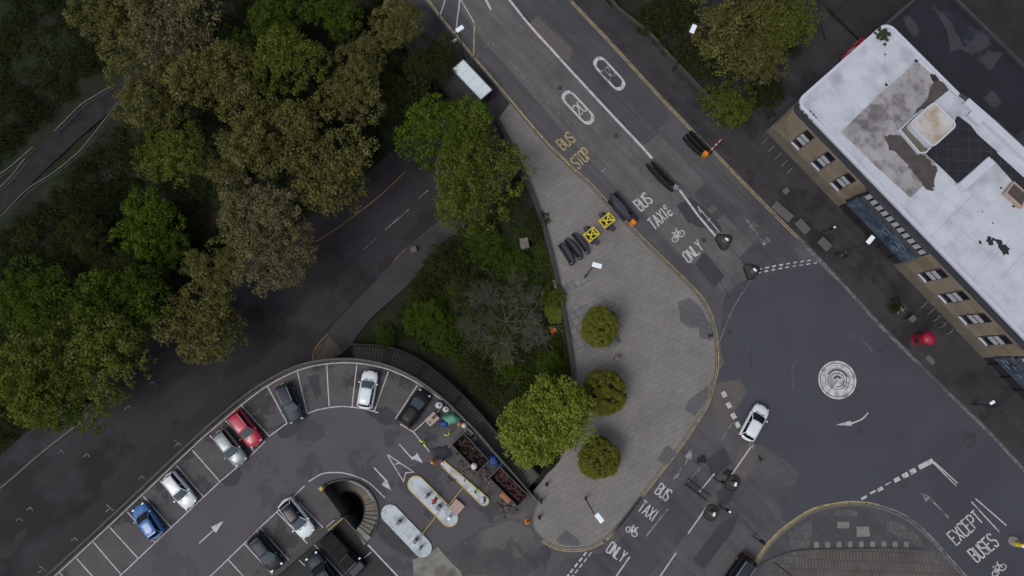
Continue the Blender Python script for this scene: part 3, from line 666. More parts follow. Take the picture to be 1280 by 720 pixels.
# rounded island bottom right
b = MB(); b.prism(poly2(sp(isl, 3) + [(1240, 800), (880, 800)]), -.3, .12); isl_o = tag(b.build('island_pavement', M['asphalt_dark']), kind='structure')
b = MB(); b.wall(PP(sp(isl, 3)), .18, -.1, .135); b.build('kerb', M['kerb'], isl_o)
def ipatch(pts, m, z=.004): 
    b = MB(); b.prism(poly2(pts), 0, .12 + z, side=False); b.build('paving_patch', M[m], isl_o)
ipatch([(1012, 686), (1040, 686), (1080, 686), (1130, 685), (1165, 690), (1192, 712), (1210, 745), (950, 760), (962, 715), (985, 692)], 'brick_paving')
ipatch([(948, 712), (962, 700), (985, 690), (1010, 687), (1008, 700), (990, 705), (975, 716), (960, 720)], 'island_slab', .008)
ipatch([(1162, 680), (1178, 694), (1190, 708), (1180, 714), (1164, 700)], 'island_slab', .009)
ipatch([(1108, 648), (1126, 654), (1150, 672), (1152, 684), (1122, 670), (1108, 662)], 'island_slab', .006)
ipatch([(1043, 638), (1060, 636), (1072, 640), (1070, 645), (1044, 645)], 'island_slab', .006)
ipatch([(985, 665), (1000, 658), (1014, 648), (1014, 668), (1010, 684), (988, 686)], 'island_slab', .006)
ipatch([(1046, 652), (1061, 652), (1061, 660), (1046, 660)], 'plaza', .006); ipatch([(1070, 658), (1085, 658), (1087, 670), (1070, 671)], 'plaza', .006)
b = MB()
for x in range(1020, 1142, 14):
    q = P(x, 680 + abs(x - 1080) * .01); b.box((q.x, q.y, .128), (.5, .6, .006), 0)
b.build('paving_square', M['plaza'], isl_o)
b = MB(); b.wall(PP(sp([(944, 709), (962, 698), (990, 689), (1020, 686), (1060, 685), (1110, 684), (1150, 686)], 3)), .12, .12, .17); b.build('edging_strip', M['kerb_dark'], isl_o)
paint('channel_drain', [(967, 702), (992, 722)], .16, isl_o, 'black', z=.135)

# ------------------------------------------------------------------ car park deck
b = MB(); outer = poly2(deckOut + [(-70, 850), (180, 870)] + void_px + [(600, 860), (668, 750), (690, 690), (672, 660), (666, 648), (670, 632)])
b.prism(outer, -7.2, .014, sidemi=1)
deck = tag(b.build('car_park_deck', [M['deck'], M['concrete_dark']]), kind='structure')
DZ = .014
vp = poly2(void_px)
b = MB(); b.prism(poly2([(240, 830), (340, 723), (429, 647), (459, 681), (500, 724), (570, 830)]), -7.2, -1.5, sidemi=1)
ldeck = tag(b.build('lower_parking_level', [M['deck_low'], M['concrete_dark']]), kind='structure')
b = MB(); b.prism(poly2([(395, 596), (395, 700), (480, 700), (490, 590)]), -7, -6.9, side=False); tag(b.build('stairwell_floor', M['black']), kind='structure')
def dp(pts, wd=.11, name='bay_line', m='paint_deck', n=0, lv=0.0, parent=None, z=.034): return paint(name, pts, wd, parent or deck, m, z=z, n=n, lv=lv)
def dpatch(pts, m, z=.004, name='surface_patch'):
    b = MB(); b.prism(poly2(rough(pts, 1.1, 5) if 'stain' in name or m == 'concrete' else pts), 0, DZ + z, side=False); return b.build(name, M[m], deck)
dpatch([(70, 719), (245, 555), (262, 540), (301, 507), (335, 482), (373, 463), (408, 455), (446, 454), (486, 462), (522, 479), (497, 528), (472, 516), (440, 509), (411, 509), (384, 517), (359, 529), (337, 545), (320, 562), (275, 602), (152, 718), (60, 810), (0, 790)], 'deck_bay', name='bay_surface')
dpatch([(522, 479), (560, 508), (600, 547), (640, 592), (665, 622), (655, 650), (600, 640), (560, 600), (517, 540), (497, 528)], 'deck_blotchy', name='bay_surface')
dpatch([(500, 650), (560, 690), (600, 660), (640, 650), (664, 662), (680, 690), (660, 730), (600, 760), (560, 740), (540, 700), (520, 700), (480, 690), (470, 660)], 'deck_blotchy', .006)
dpatch([(540, 690), (548, 684), (575, 715), (590, 760), (520, 760), (515, 700)], 'concrete', .010)
dpatch([(345, 534), (372, 518), (384, 520), (378, 536), (360, 548), (350, 548)], 'asphalt_patch_dark', .010, 'wet_stain')
dpatch([(455, 512), (486, 509), (500, 520), (502, 530), (480, 532), (468, 524)], 'asphalt_patch_dark', .010, 'wet_stain')
dpatch([(272, 600), (298, 582), (303, 592), (297, 606), (285, 608)], 'asphalt_patch_dark', .010, 'wet_stain')
dpatch([(262, 722), (320, 665), (366, 622), (386, 603), (404, 612), (427, 645), (344, 717)], 'deck_bay', .006, 'bay_surface')
dpatch([(384, 470), (398, 468), (402, 490), (396, 502)], 'asphalt_patch_dark', .010, 'wet_stain')
dpatch([(498, 660), (522, 690), (512, 698), (478, 676), (468, 660), (474, 650)], 'asphalt_patch_dark', .010, 'wet_stain')
# dividers, outer row
for a_, b_ in (((75, 716), (90, 733)), ((96, 698), (120, 725)), ((116.5, 677), (151, 717.5)), ((137.5, 659), (172.5, 697.5)), ((159, 639.5), (194, 678)), ((179.5, 620.5), (214, 659)), ((200, 601), (235, 640)), ((221, 582), (254.5, 621)), ((241, 563), (275, 602)), ((262, 544), (297, 582)), ((282, 525.5), (317, 563)), ((302, 507), (337, 545.5)), ((334.5, 483), (359, 529)), ((372, 465), (384, 517)), ((408.5, 457), (411.5, 508)), ((446, 456), (440, 509)), ((485.5, 464.5), (468, 514)), ((522, 481), (494, 524)), ((517.5, 539), (541, 518))): dp([a_, b_])
dp([(20, 765), (70, 719), (157, 638), (245, 555), (262, 540), (301, 507), (335, 482), (373, 463), (408, 455), (446, 454), (486, 462), (522, 479), (552, 500)], .11, 'outer_line', n=4, z=.035)
dp([(100, 768), (152, 718), (275, 602), (300, 581)], .11, 'inner_line', z=.036); dp([(312, 571), (332, 551)], .11, 'inner_line', z=.036); dp([(337, 545), (359, 529)], .11, 'inner_line', z=.036)
dp([(384, 517), (396, 512.5), (411, 509.5)], .11, 'inner_line', z=.036); dp([(412, 509.5), (426, 508), (440, 509), (456, 511), (473, 516)], .11, 'inner_line', n=2, z=.036)
dp([(500, 530), (517, 540), (537, 565)], .11, 'inner_line', z=.036)
for a_, b_ in (((240, 740), (264, 719)), ((264, 719.5), (320, 665)), ((320, 664), (346, 640)), ((346, 640), (356, 630)), ((365, 622.5), (381, 607))): dp([a_, b_], .11, 'inner_line', z=.036)
dp([(386, 602), (402, 592.5), (420, 590.5), (437.5, 593), (460, 602.5), (481, 622)], .12, 'guide_curve', n=4, z=.037)
for a_, b_ in (((366, 620.5), (404, 659.5)), ((326, 660.5), (361, 700)), ((346, 640), (384.5, 679.5)), ((306, 680), (345, 722)), ((285, 699), (306, 722)), ((408, 659), (418, 650))): dp([a_, b_])
dp([(460, 681), (497, 720), (540, 768)], .16, 'edge_line', z=.037)
arrow([(249, 679), (270, 660)], [(267, 662.5), (279.5, 651)], 'paint_deck', .12, .42, deck, DZ + .01)
arrow([(499, 555), (515, 573)], [(518.5, 569.5), (529, 579)], 'paint_deck', .14, .38, deck, DZ + .01); dp([(514, 573), (522, 571)], .3)
arrow([(467.5, 584.5), (483, 601)], [(480.5, 603), (489, 613)], 'paint_deck', .14, .38, deck, DZ + .01); dp([(484, 600), (479, 606)], .3)
dp([(483.5, 567.5), (517, 590), (507, 591), (504.5, 602), (483.5, 567.5)], .12, 'chevron', z=.037); dp([(494, 580.5), (499, 578.5), (501.5, 580)], .12, 'chevron', z=.038)
# ---- parapet with rail
par = thing('parapet', 'curved grey concrete parapet railing the car park deck edge', 'parapet', P(446, 449))
line = spline(PP(sp([(672, 626), (659, 611), (640, 589), (620, 567), (598, 541), (575, 518), (553, 497), (522, 474), (486, 457), (446, 449), (408, 450), (372, 458), (333, 478), (298, 503), (243, 551), (155, 634), (66, 716), (-20, 796)], 3)), 1)
b = MB(); b.wall(line, .22, -.6, .7); b.build('wall', M['concrete_dark'], par, world=True)
b = MB(); b.wall(line, .07, 1.0, 1.06); b.build('rail', M['kerb'], par, world=True)
for i in range(0, len(line), 2): b = MB(); b.box((line[i].x, line[i].y, .87), (.05, .05, .26)); b.build('rail_post', M['steel_dull'], par, world=True)
# parapet between upper bays and lower level
pr = thing('dividing_wall', 'straight concrete wall with yellow-topped rail dropping to the lower parking level', 'wall', P(387, 682))
b = MB(); wl = PP([(282, 772), (344, 718), (386, 681.5), (427, 646)]); b.wall(wl, .3, -1.5, .25); b.build('wall', M['concrete_dark'], pr, world=True)
b = MB(); b.tube(PP([(282, 774), (346, 719), (388, 683.5), (429, 648)], .9), .035); b.tube(PP([(280, 772), (342, 717), (384, 681.5), (425, 645)], .55), .03); b.build('rail', M['kerb'], pr, world=True)
b = MB(); b.tube([P(410, 663, .93), P(429, 647.5, .93)], .05); b.build('yellow_rail', M['yellow_arm'], pr, world=True)
b = MB()
for t in np.linspace(0, 1, 12): q = P(290 + 139 * t, 767 - 119 * t, .9); b = MB(); b.box((q.x, q.y, .55), (.05, .05, .7)); b.build('rail_post', M['kerb'], pr, world=True)
# lower level lines
for a_, b_ in (((393, 681), (430, 722)), ((415, 661), (448, 697)), ((374, 700), (381, 707))): dp([a_, b_], .1, 'bay_line', lv=-1.5, parent=ldeck, z=.012)
dp([(452, 700), (464, 690)], .1, 'bay_line', lv=-1.5, parent=ldeck, z=.012)
# ---- spiral stairs
sc = P(430, 643.5); st = thing('spiral_stairs', 'curved concrete stair winding into the dark well beside the bays', 'stairs', sc)
a0 = math.radians(-52); N = 19; rin, rout = 2.05, 3.45
b = MB(); y_ = MB()
for i in range(N):
    t0 = a0 + math.radians(14 + i * 8.3); t1 = t0 + math.radians(8.3); z = -.12 - .165 * i
    vs = [(sc.x + r * math.cos(t), sc.y + r * math.sin(t), zz) for zz in (z, z - .35) for r, t in ((rin, t0), (rout, t0), (rout, t1), (rin, t1))]
    b.add(vs, [(0, 1, 2, 3), (7, 6, 5, 4), (0, 4, 5, 1), (1, 5, 6, 2), (2, 6, 7, 3), (3, 7, 4, 0)])
    if i in (1, 6, 9): y_ = MB(); y_.ribbon([(sc.x + r * math.cos(t0 + .02), sc.y + r * math.sin(t0 + .02), z + .004) for r in (rin, rout)], .07); y_.build('nosing', M['yellow_arm'], st, world=True)
b.build('treads', M['concrete_stair'], st, world=True)
b = MB(); t0 = a0 - .05; t1 = a0 + math.radians(14)
b.prism([(sc.x + r * math.cos(t), sc.y + r * math.sin(t)) for r, t in [(rin, t1), (rin, a0)] + [(rout + .4, a0 - .04), (rout + .3, t1)]], -.6, .02); b.build('top_landing', M['concrete'], st, world=True)
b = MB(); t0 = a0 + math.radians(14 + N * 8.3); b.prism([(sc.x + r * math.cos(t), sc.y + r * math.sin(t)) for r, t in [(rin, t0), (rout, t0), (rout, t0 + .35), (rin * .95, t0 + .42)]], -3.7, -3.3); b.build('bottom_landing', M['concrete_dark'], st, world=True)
b = MB(); b.wall([(sc.x + (rout + .22) * math.cos(t), sc.y + (rout + .22) * math.sin(t), 0) for t in np.linspace(a0 + .3, a0 + math.radians(178), 26)], .14, -3.5, .22); b.build('outer_wall', M['concrete_dark'], st, world=True)
b = MB(); b.wall([(sc.x + (rin - .05) * math.cos(t), sc.y + (rin - .05) * math.sin(t), 0) for t in np.linspace(a0 + .1, a0 + math.radians(172), 26)], .1, [-1 - .165 * 19 * k / 26 for k in range(26)], [.1 - .165 * 19 * k / 26 for k in range(26)]); b.build('inner_wall', M['kerb_dark'], st, world=True)
b = MB(); b.tube([(sc.x + (rout + .25) * math.cos(t), sc.y + (rout + .25) * math.sin(t), .9) for t in np.linspace(a0 + math.radians(78), a0 + math.radians(132), 10)], .06); b.build('handrail', M['steel'], st, world=True)
b = MB(); b.wall([P(402, 610), P(427, 644)], .22, -3.4, .4); b.wall([P(431, 648), P(458, 679)], .14, -3.4, .12); b.build('well_wall', M['concrete_dark'], st, world=True)
q = P(402, 610.5, .7); b = MB(); b.box((q.x, q.y, .55), (.42, .42, .9), .7, bev=.04); tag(b.build('warning_box', M['yellow_arm'], st, world=True), 'yellow box on the well wall end')
# ---- outside stairs round the deck: five flights with landings
os_ = thing('garden_stairs', 'grey stone steps in flights curving round the car park parapet', 'stairs', PT(515, 455))
cl = [(436, 441.5), (450, 442.5), (470, 443.5), (490, 447), (508, 454), (524, 463), (540, 475), (556, 489), (572, 504), (588, 521), (604, 540), (622, 560), (640, 578), (656, 594), (666, 604)]
cl = sp(cl, 10); n = len(cl); b = MB(); ln = MB(); tw = MB()
segs = [(.03, .17, 1), (.17, .21, 0), (.21, .35, 1), (.35, .38, 0), (.38, .55, 1), (.55, .57, 0), (.57, .68, 1), (.68, .84, 0), (.84, 1.0, 1)]
runs = sum(e - s for s, e, k in segs if k); z = -5.85
NCL = len(cl); CL = cl
def at(t, z): cl = CL; n = NCL; i = min(int(t * (n - 1)), n - 2); f = t * (n - 1) - i; return P(cl[i][0] * (1 - f) + cl[i + 1][0] * f, cl[i][1] * (1 - f) + cl[i + 1][1] * f, z)
for s, e, k in segs:
    m = int(round((e - s) / .0125)) if k else 2; rise = (e - s) / runs * 5.95 / m if k else 0
    for i in range(m):
        t0 = s + (e - s) * i / m; t1 = s + (e - s) * (i + 1) / m; z += rise
        a, c = at(t0, z), at(t1, z); d = (c - a).normalized(); nn = Vector((-d.y, d.x, 0)) * .86
        (b if k else ln).add([a + nn, a - nn, c - nn, c + nn] + [Vector((v.x, v.y, -7)) for v in (a + nn, a - nn, c - nn, c + nn)], [(3, 2, 1, 0), (0, 1, 5, 4), (1, 2, 6, 5), (2, 3, 7, 6), (3, 0, 4, 7)])
        if k: tw.ribbon([a + nn + Vector((0, 0, .006)) + d * .06, a - nn + Vector((0, 0, .006)) + d * .06], .10)
    if k: f_ = b.build('flight', M['concrete_stair'], os_, world=True); e_ = tw.build('tread_edges', M['kerb_dark'], os_, world=True); e_.parent = f_
    else: ln.build('landing', M['concrete_dark'], os_, world=True)
    b = MB(); ln = MB(); tw = MB()
b = MB(); wl = [];
for t in np.linspace(.02, .99, 30):
    zz = -5.9 + 5.95 * t; a = at(t, zz); c = at(min(t + .01, 1), zz) if t < .98 else at(t - .01, zz); d = (c - a).normalized() if t < .98 else (a - c).normalized(); wl.append(a + Vector((-d.y, d.x, 0)) * (1.05))
b.wall(wl, .25, -7, [p.z + .9 for p in wl]); b.build('side_wall', M['kerb_dark'], os_, world=True)

exec_later = []
# ------------------------------------------------------------------ building with the white roof
B0 = P(966, 172, 0); ANG = math.radians(-48.63)
bd = thing('flat_roofed_building', 'sandstone building with a white flat roof and blue painted front', 'building', B0, ANG)
# local frame: +x along the facade, -y outward (towards the street) => depth is +y
def loc(px, z): 
    p = P(px[0], px[1], z) - B0; c, s = math.cos(-ANG), math.sin(-ANG); return (p.x * c - p.y * s, p.x * s + p.y * c)
RZ = 8.3; DEP = 12.9; LEN = 46.
def rrect(x0, y0, x1, y1, r, n=5):
    out = []
    for cx, cy, a in ((x1 - r, y0 + r, -90), (x1 - r, y1 - r, 0), (x0 + r, y1 - r, 90), (x0 + r, y0 + r, 180)):
        for k in range(n + 1): t = math.radians(a + 90 * k / n); out.append((cx + r * math.cos(t), cy + r * math.sin(t)))
    return out
b = MB()
segs = [(-1.1, 10.7, 0), (19.4, 33.2, 0), (42.5, LEN, 0)]
for x0, x1, _ in segs: b.prism(rrect(x0, .0, x1, DEP - .3, .8 if x0 < 0 else .05), -.2, 6.6)
b.build('sandstone_wall', M['sandstone'], bd)
b = MB(); b.prism(rrect(10.7, .9, 19.4, 12.5, .05), -.2, 6.6); b.prism(rrect(33.2, .9, 42.5, 12.5, .05), -.2, 6.6); b.build('recessed_wall', M['sandstone_dirty'], bd)
for x_, l_ in ((4.8, 11.7), (26.3, 13.7)): b = MB(); b.box((x_, -.06, .9), (l_, .16, 2.0)); b.build('plinth', M['sandstone_dirty'], bd)
b = MB(); b.prism(rrect(-1.05, .04, LEN, DEP - .1, .8), 6.4, 8.2); b.build('slate_fascia', M['slate'], bd)
b = MB(); b.prism(rrect(-1.1, -.0, LEN + .02, DEP, .9), 8.18, RZ, side=True); b.build('roof', M['roof_white'], bd)
# parapet ring
out = rrect(-1.05, .05, LEN + .1, DEP + .02, .95, 6); b = MB(); b.wall([(x, y, 0) for x, y in out], .36, 8.15, RZ + .16, closed=True); b.build('parapet', M['parapet'], bd)
# window columns
wx = [2.3, 5.43, 8.45, 21.85, 24.9, 27.95, 30.9, 44.3]
for i, x in enumerate(wx):
    wd = thing('window', None, None, (x, 0, 0)); wd.parent = bd
    b = MB(); b.box((0, -.0, 4.4), (1.0, .10, 3.7)); b.build('pane', M['glass_dark'], wd)
    for z_ in (4.0, 4.9): b = MB(); b.box((0, -.06, z_), (1.08, .14, .55)); b.build('spandrel', M['spandrel'], wd)
    b = MB(); b.box((0, -.1, 2.52), (1.2, .22, .12)); b.build('sill', M['parapet'], wd)
    b = MB()
    for sx in (-.56, .56): b.box((sx, -.04, 4.4), (.1, .12, 3.75))
    b.build('frame', M['slate'], wd)
for x0, x1 in ((10.8, 19.3), (33.3, 42.4)):
    strip = thing('window_strip', None, None, ((x0 + x1) / 2, .12, 6.05)); strip.parent = bd
    L = x1 - x0; b = MB(); b.box((0, .2, 0), (L, .3, 1.7)); b.build('glass', M['glass_dark'], strip)
    b = MB(); nb = 11
    for k in range(nb): b.box((-L / 2 + (k + .5) * L / nb, -.08, -.02), (L / nb * .62, .3, 1.2))
    b.build('blinds', M['spandrel'], strip)
    b = MB(); b.box((0, -.2, -.95), (L, .5, .2)); b.box((0, -.2, .72), (L, .25, .18)); b.build('sill', M['slate'], strip)
    # blue painted boarding
    hb = MB(); hb.box(((x0 + x1) / 2, -.12, 3.3), (L + .3, .25, 2.6)); h_ = hb.build('painted_boarding', M['blue_mural'], bd)
    k_ = MB(); dk = MB()
    for i in range(12):
        x = x0 + .4 + R_.random() * (L - .8); z = 2.4 + R_.random() * 1.8; r = R_.uniform(.15, .5)
        tgt = k_ if i % 2 else dk; q = [(x + r * math.cos(t) * 1.2, -.26 - .004 * (i % 3), z + r * math.sin(t)) for t in np.linspace(0, R_.uniform(3, 6), 8)]
        tgt = MB(); tgt.tube(q, .045, 4); tgt.build('mural_stroke', M['mural_pale' if i % 2 else 'mural_dark'], h_)
    b = MB(); b.box(((x0 + x1) / 2, .1, 1.0), (L, .3, 1.9)); 
    for k in range(5): b.box((x0 + .8 + k * (L - 1.6) / 4, -.1, 1.), (.18, .3, 1.95))
    b.build('shopfront', M['trim'], bd)
# roof features (given by photograph points on the roof level)
def rpoly(px, z=RZ): return [loc(q, z) for q in px]
def rp(name, px, m, z1, z0=RZ - .02, parent=bd): b = MB(); b.prism(rpoly(px, z1), z0, z1); return b.build(name, M[m], parent)
rp('roof_patch', [(1146, 76), (1177, 103), (1205, 130), (1160, 176), (1172, 215), (1138, 247), (1094, 207), (1052, 165), (1098, 119)], 'roof_grey', RZ + .012)
rp('wet_patch', rough([(1106, 169), (1122, 168), (1134, 180), (1150, 190), (1163, 202), (1172, 212), (1168, 224), (1167, 238), (1158, 238), (1150, 225), (1136, 210), (1126, 196), (1112, 186)], 1.7, 5), 'roof_mud', RZ + .02)
rp('wet_patch', rough([(1170, 95), (1186, 112), (1178, 122), (1158, 140), (1146, 152), (1138, 148), (1160, 122)], 1.7, 5), 'roof_mud', RZ + .018)
rp('wet_patch', [(1142, 166), (1124, 169), (1131, 184), (1150, 188), (1165, 190)], 'roof_mud', RZ + .022)
rp('white_slab', [(1186, 113), (1205, 130), (1196, 142), (1192, 160), (1175, 150), (1158, 135)], 'roof_white', RZ + .05)
# box with curved rim and brown interior
q = rpoly([(1125, 162), (1137, 150), (1153, 137), (1165, 148), (1181, 165), (1158, 190), (1150, 191)], RZ + .4)
b = MB(); b.prism(q, RZ, RZ + .3); b.build('plant_box', M['sandstone_dirty'], bd); b = MB(); b.wall([(x, y, 0) for x, y in q], .12, RZ, RZ + .42, closed=True); b.build('plant_box_rim', M['parapet'], bd)
cx, cy = loc((1166, 156), RZ + .9); b = MB(); rot = .0
b.prism([(cx + x, cy + y) for x, y in rrect(-1.6, -1.75, 1.6, 1.75, .5)], RZ, RZ + .9); hatch = b.build('tank_housing', M['rust_roof'], bd)
b = MB(); b.wall([(cx + x, cy + y, 0) for x, y in rrect(-1.6, -1.75, 1.6, 1.75, .5)], .16, RZ + .3, RZ + 1.0, closed=True); b.build('housing_rim', M['parapet'], bd)
rp('black_roof', [(1198, 145), (1213, 156), (1222, 168), (1247, 190), (1239, 200), (1203, 232), (1183, 212), (1160, 191), (1192, 160)], 'black_tiles', RZ + .35)
b = MB(); 
for px in ([(1203, 233), (1240, 200)],): b.wall([(*loc(q, RZ + .7), 0) for q in px], .9, RZ, RZ + .75)
b.build('roof_beam', M['parapet'], bd)
b = MB(); b.wall([(*loc(q, RZ + .5), 0) for q in [(1208, 126), (1242, 156), (1285, 196)]], .8, RZ, RZ + .55); b.wall([(*loc(q, RZ + .5), 0) for q in [(1214, 140), (1228, 153)]], .9, RZ, RZ + .5); b.build('duct', M['parapet'], bd)
b = MB(); b.wall([(*loc(q, RZ + .3), 0) for q in [(1200, 118), (1245, 152), (1300, 203)]], .3, RZ, RZ + .35); b.build('gutter', M['slate'], bd)
rp('black_strip', [(1237, 193), (1245, 190), (1280, 222), (1300, 240), (1296, 252), (1270, 230)], 'black_tiles', RZ + .1)
rp('roof_hatch', [(1259, 240), (1267, 230), (1282, 243), (1276, 257)], 'roof_mud', RZ + .5); b = MB(); b.wall([(*loc(q, RZ + .5), 0) for q in [(1257, 241), (1267, 228), (1284, 243), (1277, 259)]], .12, RZ, RZ + .6, closed=True); b.build('hatch_rim', M['ply'], bd)
b = MB()
for px in ([(1160, 300), (1215, 245)], [(1218, 347), (1262, 300)], [(1150, 290), (1128, 268)], [(1110, 35), (1105, 60), (1108, 105)], [(1108, 105), (1052, 165)], [(1108, 105), (1144, 76)], [(1195, 300), (1178, 268)], [(1235, 318), (1205, 290)], [(1250, 350), (1285, 310)], [(1175, 240), (1205, 270), (1230, 262)], [(1022, 142), (1060, 175)]):
    b.ribbon([(*loc(q, RZ), 0) for q in px], .035, RZ + .006)
b.build('roof_seams', M['slab_grey'], bd)
b = MB()
for x, y, r in ((1237, 301, .35), (1249, 304, .3), (1255, 312, .5), (1225, 303, .15), (1242, 299, .2), (1250, 302, .2), (1241, 279, .08), (1251, 235, .1), (1267, 258, .15), (1108, 106, .18), (1145, 76, .2), (1106, 68, .1), (1168, 97, .35), (1228, 265, .06)):
    lx, ly = loc((x, y), RZ); b = MB()
    q = [(lx + r * R_.uniform(.5, 1.3) * math.cos(t) * 1.3, ly + r * R_.uniform(.5, 1.3) * math.sin(t)) for t in np.linspace(0, 2 * PI, 13)[:-1]]; b.prism(q, RZ - .01, RZ + .03 + r * .01); b.build('debris', M['trim'], bd)
lx, ly = loc((1103, 39), RZ); b = MB()
for i in range(60): b.lathe([(.12, 0), (.18, .08), (.02, .16)], (lx + R_.gauss(.2, .35), ly + R_.gauss(-.25, .35), RZ + R_.uniform(0, .1)), 6)
for i in range(40): x, y = loc((1000 + i * .45, 131 + i * .5), RZ); b.lathe([(.1, 0), (.14, .05), (.02, .1)], (x + R_.gauss(.0, .12), y + R_.gauss(0, .12), RZ), 6)
b.build('moss_clump', M['leaf_dark'], bd) if False else b.build('moss_clump', mat('moss', (.022, .036, .012), .95, .4, 5.), bd)
# dark roofed building behind
db = thing('dark_roofed_building', 'building with a black bitumen roof behind the white roof', 'building', P(1180, 40, 0))
b = MB(); RD = 6.8
dpx = [(1104, 30), (1140, -12), (1188, -10), (1280, 92), (1340, 150), (1400, 330), (1280, 196)]
dq = [tuple(P(*q, RD)[:2]) for q in dpx]; dw = [tuple((Vector((B0.x, B0.y)) + Vector((math.cos(ANG) * x - math.sin(ANG) * y, math.sin(ANG) * x + math.cos(ANG) * y)))[:2]) for x, y in ((-1.0, DEP + .3), (45, DEP + .3))]
pe = P(1136, -14, RD); pf = P(1194, -14, RD); pg = P(1300, 112, RD)
dirv = Vector((math.cos(ANG), math.sin(ANG), 0)); a_ = Vector((*dw[0], 0)); c_ = Vector((*dw[1], 0)); nrm = Vector((-dirv.y, dirv.x, 0))
wdt = (P(1235, 42, RD) - a_).dot(nrm)
quad = [tuple((a_)[:2]), tuple(c_[:2]), tuple((c_ + nrm * wdt)[:2]), tuple((a_ + nrm * wdt)[:2])]
b.prism(quad, -.3, RD - .02); b.build('wall', M['sandstone_dirty'], db, world=True)
b = MB(); b.prism(quad, RD - .02, RD); b.build('roof', M['roof_black'], db, world=True)
b = MB(); b.wall([(x, y, 0) for x, y in quad], .35, RD - .3, RD + .35, closed=True); b.build('parapet', M['roof_patch'], db, world=True)
for px in ([(1128, 22), (1137, 19), (1150, 38), (1143, 47), (1135, 38)], [(1166, 10), (1182, 18), (1195, 42), (1205, 58), (1222, 64), (1215, 70), (1200, 62), (1187, 66), (1184, 40)], [(1234, 63), (1254, 66), (1238, 89), (1224, 76)], [(1228, 122), (1240, 113), (1253, 128), (1243, 136)], [(1205, 58), (1225, 40), (1240, 55), (1222, 66)]):
    b = MB(); b.prism([tuple(P(*q, RD)[:2]) for q in rough(px, 1.1, 4)], RD, RD + .012 + .003 * len(px), side=False); b.build('damp_patch', M['roof_patch'], db, world=True)

